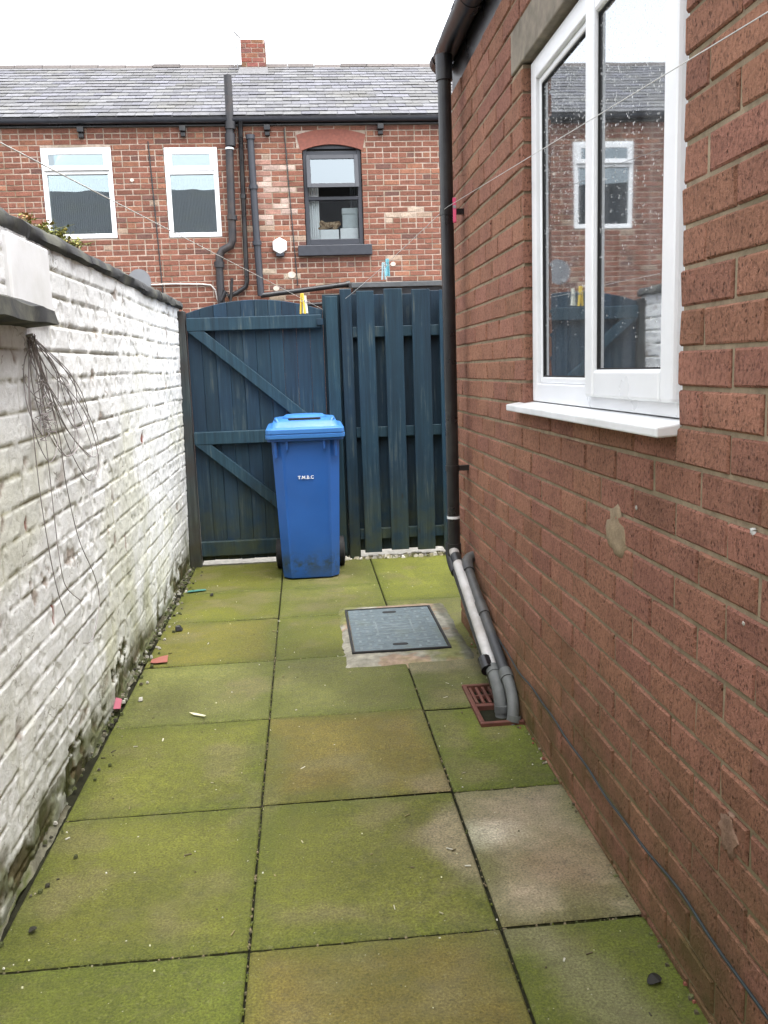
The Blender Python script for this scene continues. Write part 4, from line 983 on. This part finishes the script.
# soft toy: a tan animal lying on the left box, head to the left
ty = bpy.data.meshes.new('soft_toy')
jv = [((0, 0, 0), .052), ((-.09, 0, .004), .055), ((-.13, -.01, .03), .05), ((-.165, -.02, .03), .028), ((.09, 0, .012), .055), ((.13, 0, .035), .045), ((.155, 0, .055), .02), ((-.15, -.02, -.035), .022), ((-.18, -.04, -.045), .02), ((.07, -.04, -.035), .026), ((.03, -.07, -.045), .02), ((-.125, .015, .085), .014), ((.14, .01, .0), .02)]
ed = [(0, 1), (1, 2), (2, 3), (0, 4), (4, 5), (5, 6), (1, 7), (7, 8), (4, 9), (9, 10), (2, 11), (5, 12)]
ty.from_pydata([j[0] for j in jv], ed, []); to2 = bpy.data.objects.new('soft_toy', ty); col.objects.link(to2); to2.modifiers.new('skin', 'SKIN')
for sv, j in zip(ty.skin_vertices[0].data, jv): sv.radius = (j[1], j[1])
ty.skin_vertices[0].data[0].use_root = True
sb = to2.modifiers.new('sub', 'SUBSURF'); sb.levels = 2; sb.render_levels = 2
tt_ = NT('tan_plush'); tb = tt_.mix(tt_.ramp(tt_.noise(28, 4), (.42, 0.), (.55, 1.)), (.16, .10, .055), (.36, .26, .16)); ty.materials.append(tt_.bsdf(tb, .95, tt_.bump(tt_.noise(120, 3), .8, .01), .1))
to2.location = (.715, YF + .21, 3.375); tag(to2, 'tan striped soft toy lying on a white box behind the dark window', 'soft toy')

# pipes on the far wall
def fpipe(name, path, r, mat='iron_pipe', joints=()):
    m = MB(); m.tube(path, r, 12); o = fhb(m, name, M[mat], smooth=50)
    for q in joints:
        m = MB(); q0, q1 = q; m.tube([q0, q1], r * 1.32, 12); fhb(m, 'pipe_collar', M[mat], o, smooth=50)
    return o
yp = YF - .09
sp = fpipe('soil_pipe', [(-.655, yp, 5.40), (-.660, yp, 4.75), (-.69, yp, 4.40), (-.715, yp, 3.40), (-.72, yp, 3.16), (-.75, yp, 3.08), (-.88, yp, 3.02), (-.925, yp, 2.94), (-.935, yp, 2.82), (-.94, yp, 1.8)], .056, 'iron_pipe',
           [((-.67, yp, 4.62), (-.672, yp, 4.45)), ((-.708, yp, 3.50), (-.71, yp, 3.44)), ((-.9335, yp, 2.86), (-.935, yp, 2.78)), ((-.655, yp, 4.78), (-.66, yp, 4.68))])
m = MB(); m.tube([(-.6855, yp, 4.43), (-.6865, yp, 4.405)], .062, 12); fhb(m, 'white_band', M['white_mark'], sp)
fpipe('rain_pipe', [(-.51, YF - .10, 4.79), (-.52, YF - .06, 4.66), (-.545, YF - .06, 3.0), (-.548, YF - .06, 2.58), (-.57, YF - .06, 2.50), (-.70, YF - .06, 2.42), (-.84, YF - .07, 2.36)], .034, 'black_pvc', [((-.533, YF - .06, 3.80), (-.534, YF - .06, 3.74))])
fpipe('waste_stack', [(-.385, yp, 4.60), (-.375, yp, 3.4), (-.355, yp, 2.36)], .050, 'anthracite', [((-.386, yp, 4.60), (-.3855, yp, 4.54)), ((-.380, yp, 3.92), (-.379, yp, 3.86)), ((-.372, yp, 3.14), (-.371, yp, 3.08))])
fpipe('branch_pipe', [(-.36, YF - .10, 2.365), (.25, YF - .10, 2.425), (.96, YF - .10, 2.50)], .038, 'black_pvc', [((.90, YF - .10, 2.494), (.96, YF - .10, 2.50))])
fpipe('branch_pipe', [(-.93, yp - .05, 2.30), (-.86, yp - .05, 2.44), (-.83, yp - .05, 2.40)], .032, 'black_pvc'); fpipe('branch_pipe', [(-.80, yp - .02, 2.30), (-.76, yp - .02, 2.62)], .022, 'black_pvc')
fpipe('branch_pipe', [(.30, YF - .06, 2.22), (.98, YF - .06, 2.24)], .028, 'black_pvc')
m = MB(); pts = [(-2.0, YF - .02, 2.565), (-1.6, YF - .02, 2.57), (-1.2, YF - .02, 2.555), (-1.08, YF - .02, 2.54), (-1.02, YF - .02, 2.47), (-.99, YF - .02, 2.30), (-.985, YF - .02, 1.9)]; m.tube(pts, .012, 6, (.6, .58, .55)); fhb(m, 'pale_cable', M['vcol'])
m = MB(); m.tube([(-1.835, YF - .012, 4.55), (-1.80, YF - .012, 3.3), (-1.77, YF - .012, 2.0)], .008, 6); fhb(m, 'dark_cable', M['cable']); m = MB(); m.tube([(.10, YF - .015, 4.70), (.13, YF - .015, 3.9), (.19, YF - .015, 2.5)], .008, 6); fhb(m, 'dark_cable', M['cable'])
for (xx, zz, rr) in ((-.13, 2.47, .045), (.105, 2.66, .06), (1.62, 2.78, .04), (-2.1, 4.03, .03)):
    m = MB(); N = 14; ring = [(xx + rr * (1 + .35 * (vnoise(np.array(k_ * 1.3), np.array(xx * 9), 3) - .5)) * math.cos(2 * math.pi * k_ / N), zz + rr * .8 * math.sin(2 * math.pi * k_ / N)) for k_ in range(N)]
    m.prism(ring, 'y', YF - .008, YF + .01, (.55, .47, .40)); fhb(m, 'mortar_smear', M['vcol'])
al = empty('alarm_box', (-.045, YF - .06, 3.07), 'white hexagonal alarm box on the far brick wall', 'alarm box')
m = MB(); hexp = [(.118 * math.cos(R(60 * k_ + 30)) , .118 * math.sin(R(60 * k_ + 30)) * 1.02) for k_ in range(6)]; m.prism(hexp, 'y', -.02, .05); m.build('cover', M['upvc'], al, bevel=.015)
m = MB(); m.box(-.06, .06, -.012, .05, -.15, -.095); m.build('strobe', M['anthracite'], al, bevel=.008)
# satellite dish
dsh = empty('satellite_dish', (-2.06, YF - .05, 2.55), 'grey satellite dish on far wall just above the white garden wall', 'satellite dish')
m = MB(); rings = []; 
for q in range(7):
    rr = .175 * q / 6 + .002; rings.append([(rr * math.cos(t) * .95, -.30 + .06 - .10 * (q / 6) ** 2 * -1 + rr * math.sin(t) * -.15, rr * math.sin(t) * 1.05 + .03) for t in np.linspace(0, 2 * math.pi, 24, endpoint=False)])
for ring in rings:
    for j, pnt in enumerate(ring): ring[j] = (pnt[0], -.24 + (.10 - (pnt[1] + .24)) * .35 , pnt[2])
m.loft(rings); m.build('reflector', M['dish'], dsh, smooth=60)
m = MB(); m.tube([(0, -.22, 0), (0, -.05, -.02), (0, .04, -.02)], .018, 10); m.build('bracket', M['metal'], dsh); m = MB(); m.tube([(0, -.30, -.19), (.02, -.52, -.12)], .010, 8); m.box(-.01, .05, -.56, -.50, -.14, -.09); m.build('receiver_arm', M['metal'], dsh)
# outhouse roof edge behind the fence
oh = empty('outhouse', (1.9, 13.0, 0), 'low outhouse with flat dark roof edge showing above the fence', 'outhouse')
m = MB(); brick_wall(m, lambda u, d, z: (u - 1.9, -.10 + d, z), 1.02, 3.4, -.1, 2.36, [], .2335, .0765, .011, red_far, proud=.006, thick=.12); m.build('wall', [M['brick_far'], M['mortar_far']], oh)
m = MB(); m.hexa([(-.96, -.30, 2.385), (1.6, -.30, 2.385), (1.6, .48, 2.45), (-.96, .48, 2.45), (-.96, -.30, 2.455), (1.6, -.30, 2.455), (1.6, .48, 2.52), (-.96, .48, 2.52)]); m.build('roof', m_simple('roof_felt', (.075, .08, .085), .85, .3, 15, .5), oh, bevel=.008)
m = MB(); m.box(-.94, 1.58, -.26, -.235, 2.26, 2.384); m.build('fascia', M['black_pvc'], oh)
# aerial
ae = MB(); ae.tube([(-.66, 16.3, 6.2), (-.655, 16.3, 6.92)], .009, 8); ae.tube([(-.68, 16.2, 6.93), (-.60, 16.5, 6.93)], .010, 6)
for k_ in range(4): ae.tube([(-.72 + k_ * .02, 16.2 + k_ * .08, 6.93), (-.62 + k_ * .02, 16.2 + k_ * .08, 6.93)], .004, 5)
tag(ae.build('aerial', M['metal']), 'thin metal aerial beside the brick chimney', 'aerial')

# ================================================================== HOUSE BEHIND THE CAMERA (seen mirrored in the window glass)
bh = empty('rear_house', (0, -8, 0), 'two storey brick house closing the near end of the yard, mirrored in window glass', 'house')
m = MB(); brick_wall(m, lambda u, d, z: (u, 2.59 - d, z), -14, 8, -.1, 5.62, [(-2.0, -1.1, 3.2, 4.5), (.3, 1.2, 3.2, 4.5)], .2335, .0765, .011, red_far, header_rows=4, proud=.006, thick=.2); m.build('wall', [M['brick_far'], M['mortar_far']], bh)
m = MB(); m.prism([(2.75, 5.55), (-.8, 8.1), (-4.3, 5.55)], 'x', -14, 8, (.10, .10, .11)); m.build('roof', M['slate'], bh)
for a in (-2.0, .3):
    m = MB(); m.box(a, a + .9, 2.45, 2.52, 3.2, 3.27); m.box(a, a + .9, 2.45, 2.52, 4.43, 4.5); m.box(a, a + .07, 2.45, 2.52, 3.27, 4.43); m.box(a + .83, a + .9, 2.45, 2.52, 3.27, 4.43); wn = m.build('window', M['upvc'], bh)
    m = MB(); m.box(a + .07, a + .83, 2.47, 2.474, 3.27, 4.43); m.build('pane', M['glass_far'], wn); m = MB(); m.box(a, a + .9, 2.2, 2.3, 3.1, 4.6); m.build('blind', M['blind'], wn)

# ================================================================== WASHING LINES AND PEGS
def sag(p0, p1, s, n=24):
    p0, p1 = Vector(p0), Vector(p1); return [p0.lerp(p1, t) - Vector((0, 0, s * 4 * t * (1 - t))) for t in [i_ / n for i_ in range(n + 1)]]
A0, A1 = (-1.29, -5.42, 1.749), (.345, 5.962, 1.700)
m = MB(); LA = sag(A0, A1, .0, 40); m.tube(LA, .0012, 6); tag(m.build('washing_line', M['line']), 'thin washing line over the white wall to the gate post', 'washing line')
B0, B1, B2 = (.605, -5.42, 1.18), (.862, 4.04, 2.012), (.497, 5.97, 1.765)
m = MB(); m.tube(sag(B0, B1, 0, 40), .0009, 6); m.tube(sag(B1, B2, .01, 14), .0013, 6); tag(m.build('washing_line', M['line']), 'thin washing line crossing the white window, downpipe and fence top', 'washing line')
def peg(loc, rz, c, label, group='clothes pegs on the washing lines', open_=.010, size=1.):
    o = empty('clothes_peg', loc, label, 'clothes peg', group); o.rotation_euler = (0, 0, rz); o.scale = (size,) * 3
    for s_ in (-1, 1):
        mm = MB(); mm.hexa([(s_ * .004 - .003, -.006, .012), (s_ * .004 + .003, -.006, .012), (s_ * .004 + .003, .006, .012), (s_ * .004 - .003, .006, .012),
                            (s_ * .0035 - .003, -.006, .030), (s_ * .0035 + .003, -.006, .030), (s_ * .0035 + .003, .006, .030), (s_ * .0035 - .003, .006, .030)], c)
        mm.hexa([(s_ * open_ - .003, -.006, -.055), (s_ * open_ + .003, -.006, -.055), (s_ * open_ + .003, .006, -.055), (s_ * open_ - .003, .006, -.055),
                 (s_ * .004 - .003, -.006, .012), (s_ * .004 + .003, -.006, .012), (s_ * .004 + .003, .006, .012), (s_ * .004 - .003, .006, .012)], c)
        mm.build('prong', M['vgloss'], o, bevel=.001)
    mm = MB(); mm.tube([(-.010, 0, -.002), (.010, 0, -.002)], .006, 10); mm.build('spring', M['metal'], o)
    return o
def on_line(pts, y):
    for p_, q_ in zip(pts[:-1], pts[1:]):
        if p_.y <= y <= q_.y: return p_.lerp(q_, (y - p_.y) / (q_.y - p_.y))
pY = on_line(LA, 5.02); peg((pY.x, pY.y, pY.z - .010), R(-20), (.72, .52, .06), 'yellow clothes peg on the washing line above the gate', size=1.3)
pY = on_line(LA, 5.12); peg((pY.x, pY.y, pY.z - .010), R(-35), (.62, .64, .56), 'pale clothes peg just right of the yellow peg above the gate', size=1.15)
LB = sag(B1, B2, .01, 14); pB = on_line(LB, 4.98); peg((pB.x, pB.y, pB.z - .012), R(30), (.16, .48, .58), 'turquoise clothes peg on the washing line above the fence', size=1.1, open_=.008)
pB = on_line(LB, 5.06); peg((pB.x, pB.y, pB.z - .012), R(10), (.42, .60, .66), 'pale blue clothes peg touching the turquoise peg above the fence', size=1.1, open_=.008)
pR = on_line(sag(B0, B1, 0, 40), 3.93); peg((pR.x + .02, pR.y, pR.z - .005), R(80), (.62, .07, .16), 'pink clothes peg beside the black downpipe', size=1.2)

# ================================================================== WIRE TANGLE ON THE WHITE WALL
wt = empty('wire_bundle', (-.605, 2.66, 1.447), 'tangled bundle of grey wire hanging on the white wall', 'wire bundle')
m = MB(); m.tube([(-.03, 0, .0), (.03, 0, .008)], .004, 8); m.build('nail', M['metal'], wt)
r_ = random.Random(34); m = MB()
def smooth(pts, n=7):
    out = []; P_ = [pts[0]] + pts + [pts[-1]]
    for i_ in range(1, len(P_) - 2):
        a, b, c_, d_ = map(Vector, P_[i_ - 1:i_ + 3])
        for k_ in range(n):
            t = k_ / n; out.append(.5 * ((2 * b) + (c_ - a) * t + (2 * a - 5 * b + 4 * c_ - d_) * t * t + (3 * b - a - 3 * c_ + d_) * t ** 3))
    out.append(Vector(pts[-1])); return out
def wx(): return r_.uniform(.004, .032)
for k_ in range(12):
    L_ = r_.uniform(.16, .42) * (1.25 if k_ % 4 == 0 else 1); dy_ = r_.uniform(-.10, .58) * L_ / .35; wd_ = r_.uniform(.05, .18)
    ph = r_.uniform(-.02, .03)
    pts = [(wx(), ph * .9 + r_.uniform(-.02, .03), r_.uniform(-.025, .012)), (wx(), -wd_ * .5 + dy_ * .25 + r_.uniform(-.02, .02), -L_ * .3), (wx(), -wd_ * .6 + dy_ * .65 + r_.uniform(-.02, .02), -L_ * .7), (wx(), dy_ * .95, -L_),
           (wx(), dy_ + wd_ * .7, -L_ * .88), (wx(), dy_ * .7 + wd_ * .9 + r_.uniform(-.03, .03), -L_ * .5), (wx(), dy_ * .35 + wd_ * .5, -L_ * .2), (wx(), .01, .006)]
    m.tube(smooth(pts), .0016, 5)
m.tube(smooth([(.02, .0, 0), (.03, .10, -.03), (.02, .22, -.09), (.03, .33, -.13), (.03, .30, -.145), (.02, .17, -.10), (.02, .02, -.02)]), .0015, 5)
m.tube(smooth([(.02, .0, 0), (.02, -.05, -.15), (.012, -.02, -.45), (.012, .04, -.72), (.012, .12, -.86)]), .0016, 5)
m.tube(smooth([(.02, .02, -.02), (.02, .06, -.30), (.012, .10, -.55), (.014, .11, -.70), (.012, .16, -.78), (.014, .30, -.86)]), .0015, 5)
m.tube(smooth([(.02, .03, -.02), (.03, .16, -.26), (.014, .26, -.46), (.012, .36, -.66), (.014, .52, -.83), (.012, .56, -.94), (.012, .42, -1.03), (.012, .30, -1.01)]), .0016, 5)
for k_ in range(5):
    cy_, cz_, rr = r_.uniform(.03, .17), r_.uniform(-.28, -.12), r_.uniform(.015, .035)
    m.tube([(wx(), cy_ + rr * math.cos(t), cz_ + rr * 1.3 * math.sin(t)) for t in np.linspace(0, 6.6, 22)], .0014, 5)
m.build('coil', M['wire'], wt, smooth=60)

# ================================================================== PLANTS ON THE COPING, LITTER
def weed(loc, n, hgt, spread, seed, label, cols):
    r = random.Random(seed); o = empty('weed', loc, label, 'weed', 'weeds on the wall coping'); st = MB(); lf = MB()
    for k_ in range(n):
        a = r.uniform(0, 6.28); d = abs(r.gauss(0, spread)); h = hgt * r.uniform(.4, 1.1)
        bx_, by_ = r.uniform(-.01, .01), r.gauss(0, spread * .8); tip = Vector((bx_ + math.cos(a) * d * .6, by_ + math.sin(a) * d, h))
        st.tube([(bx_, by_, -.02), (bx_ + (tip.x - bx_) * .3, by_ + (tip.y - by_) * .3, h * .6), tuple(tip)], [.0016, .0013, .0008], 5, (.12, .13, .04))
        for j in range(7):
            t = r.uniform(.35, 1); c = Vector((bx_ + (tip.x - bx_) * t, by_ + (tip.y - by_) * t, h * t)); b = r.uniform(0, 6.28); e = r.uniform(-.4, .7); L_ = r.uniform(.010, .022)
            dv = Vector((math.cos(b) * math.cos(e), math.sin(b) * math.cos(e), math.sin(e))); sd_ = dv.cross(Vector((0, 0, 1))).normalized() * L_ * .35
            lf.add([c, c + dv * L_ * .5 + sd_, c + dv * L_, c + dv * L_ * .5 - sd_], [(0, 1, 2, 3)], r.choice(cols))
    st.build('stem', M['leaf'], o); lf.build('foliage', M['leaf'], o)
YG = [(.36, .35, .07), (.24, .27, .05), (.40, .32, .09), (.16, .19, .04)]; RD = [(.28, .20, .06), (.30, .14, .06), (.20, .19, .05)]
weed((-.66, 3.05, 1.80), 12, .06, .05, 1, 'thin reddish yellow weed growing nearest on the dark coping', RD + YG[:1])
weed((-.65, 3.30, 1.80), 36, .05, .08, 2, 'bushy yellow green weed in the middle of the dark coping', YG)
weed((-.64, 3.52, 1.80), 26, .04, .07, 3, 'low green weed farthest along the dark coping', YG)
weed((.985, 4.30, .012), 8, .03, .012, 4, 'small yellow green seedling under the waste pipes', [(.38, .36, .04), (.25, .28, .04)])
def scrap(name, loc, poly, c, label, cat, rz=0, curl=.006, th=.0012, mat='vgloss'):
    mb = MB(); n_ = len(poly)
    top = [(x, y, .003 + curl * (vnoise(np.array(x * 60), np.array(y * 60), 4)) + th) for x, y in poly]; bot = [(x, y, z - th) for x, y, z in top]
    mb.add(bot + top, [tuple(range(n_))[::-1], tuple(range(n_, 2 * n_))] + [(i_, (i_ + 1) % n_, n_ + (i_ + 1) % n_, n_ + i_) for i_ in range(n_)], c)
    o = mb.build(name, M[mat]); o.location = loc; o.rotation_euler = (0, 0, rz); tag(o, label, cat); return o
scrap('plastic_shard', (-.537, 4.03, .002), [(-.04, -.035), (-.015, -.05), (.038, -.045), (.034, .05), (.005, .038), (-.036, .01)], (.26, .085, .065), 'flat red plastic shard on green paving beside the white wall', 'litter', .05)
scrap('plastic_shard', (-.612, 3.45, .012), [(-.012, -.05), (.014, -.045), (.012, .05), (-.012, .055)], (.30, .08, .11), 'pink plastic strip wedged at the foot of the white wall', 'litter', .1, .02)
scrap('plastic_shard', (-.515, 5.30, .002), [(-.06, -.02), (.06, -.012), (.055, .03), (-.04, .025)], (.05, .17, .14), 'turquoise plastic scrap on green paving near the gate', 'litter', .2)
scrap('plastic_shard', (-.285, 3.33, .002), [(-.04, .012), (-.01, -.006), (.04, -.018), (.043, -.008), (-.005, .006)], (.55, .52, .36), 'pale curled sliver in the middle of a green slab', 'litter', -.35)
mb = MB(); pebble(mb, 0, 0, .006, .020, (.012, .012, .013)); o = mb.build('stone', M['vgloss'], bevel=.004); o.location = (-.515, 4.50, .004); tag(o, 'small shiny black lump on green paving beside white wall', 'stone')
mb = MB(); pebble(mb, 0, 0, .004, .011, (.02, .02, .016)); o = mb.build('stone', M['vgloss'], bevel=.003); o.location = (-.41, 5.18, .003); tag(o, 'tiny dark pebble beside the turquoise plastic scrap', 'stone')
def leaf_(loc, s, c, label, rz):
    N = 14; poly = [(s * .5 * math.cos(2 * math.pi * k_ / N), s * .36 * math.sin(2 * math.pi * k_ / N) * (1 + .25 * math.cos(2 * math.pi * k_ / N))) for k_ in range(N)]
    return scrap('fallen_leaf', loc, poly, c, label, 'leaf', rz, .012, .001, 'leaf')
leaf_((.884, 1.653, .001), .036, (.012, .011, .008), 'dark round fallen leaf on the nearest right hand slab', .4)
leaf_((-.53, 2.02, .001), .022, (.018, .017, .010), 'dark fallen leaf on the near slab beside the white wall', .9)
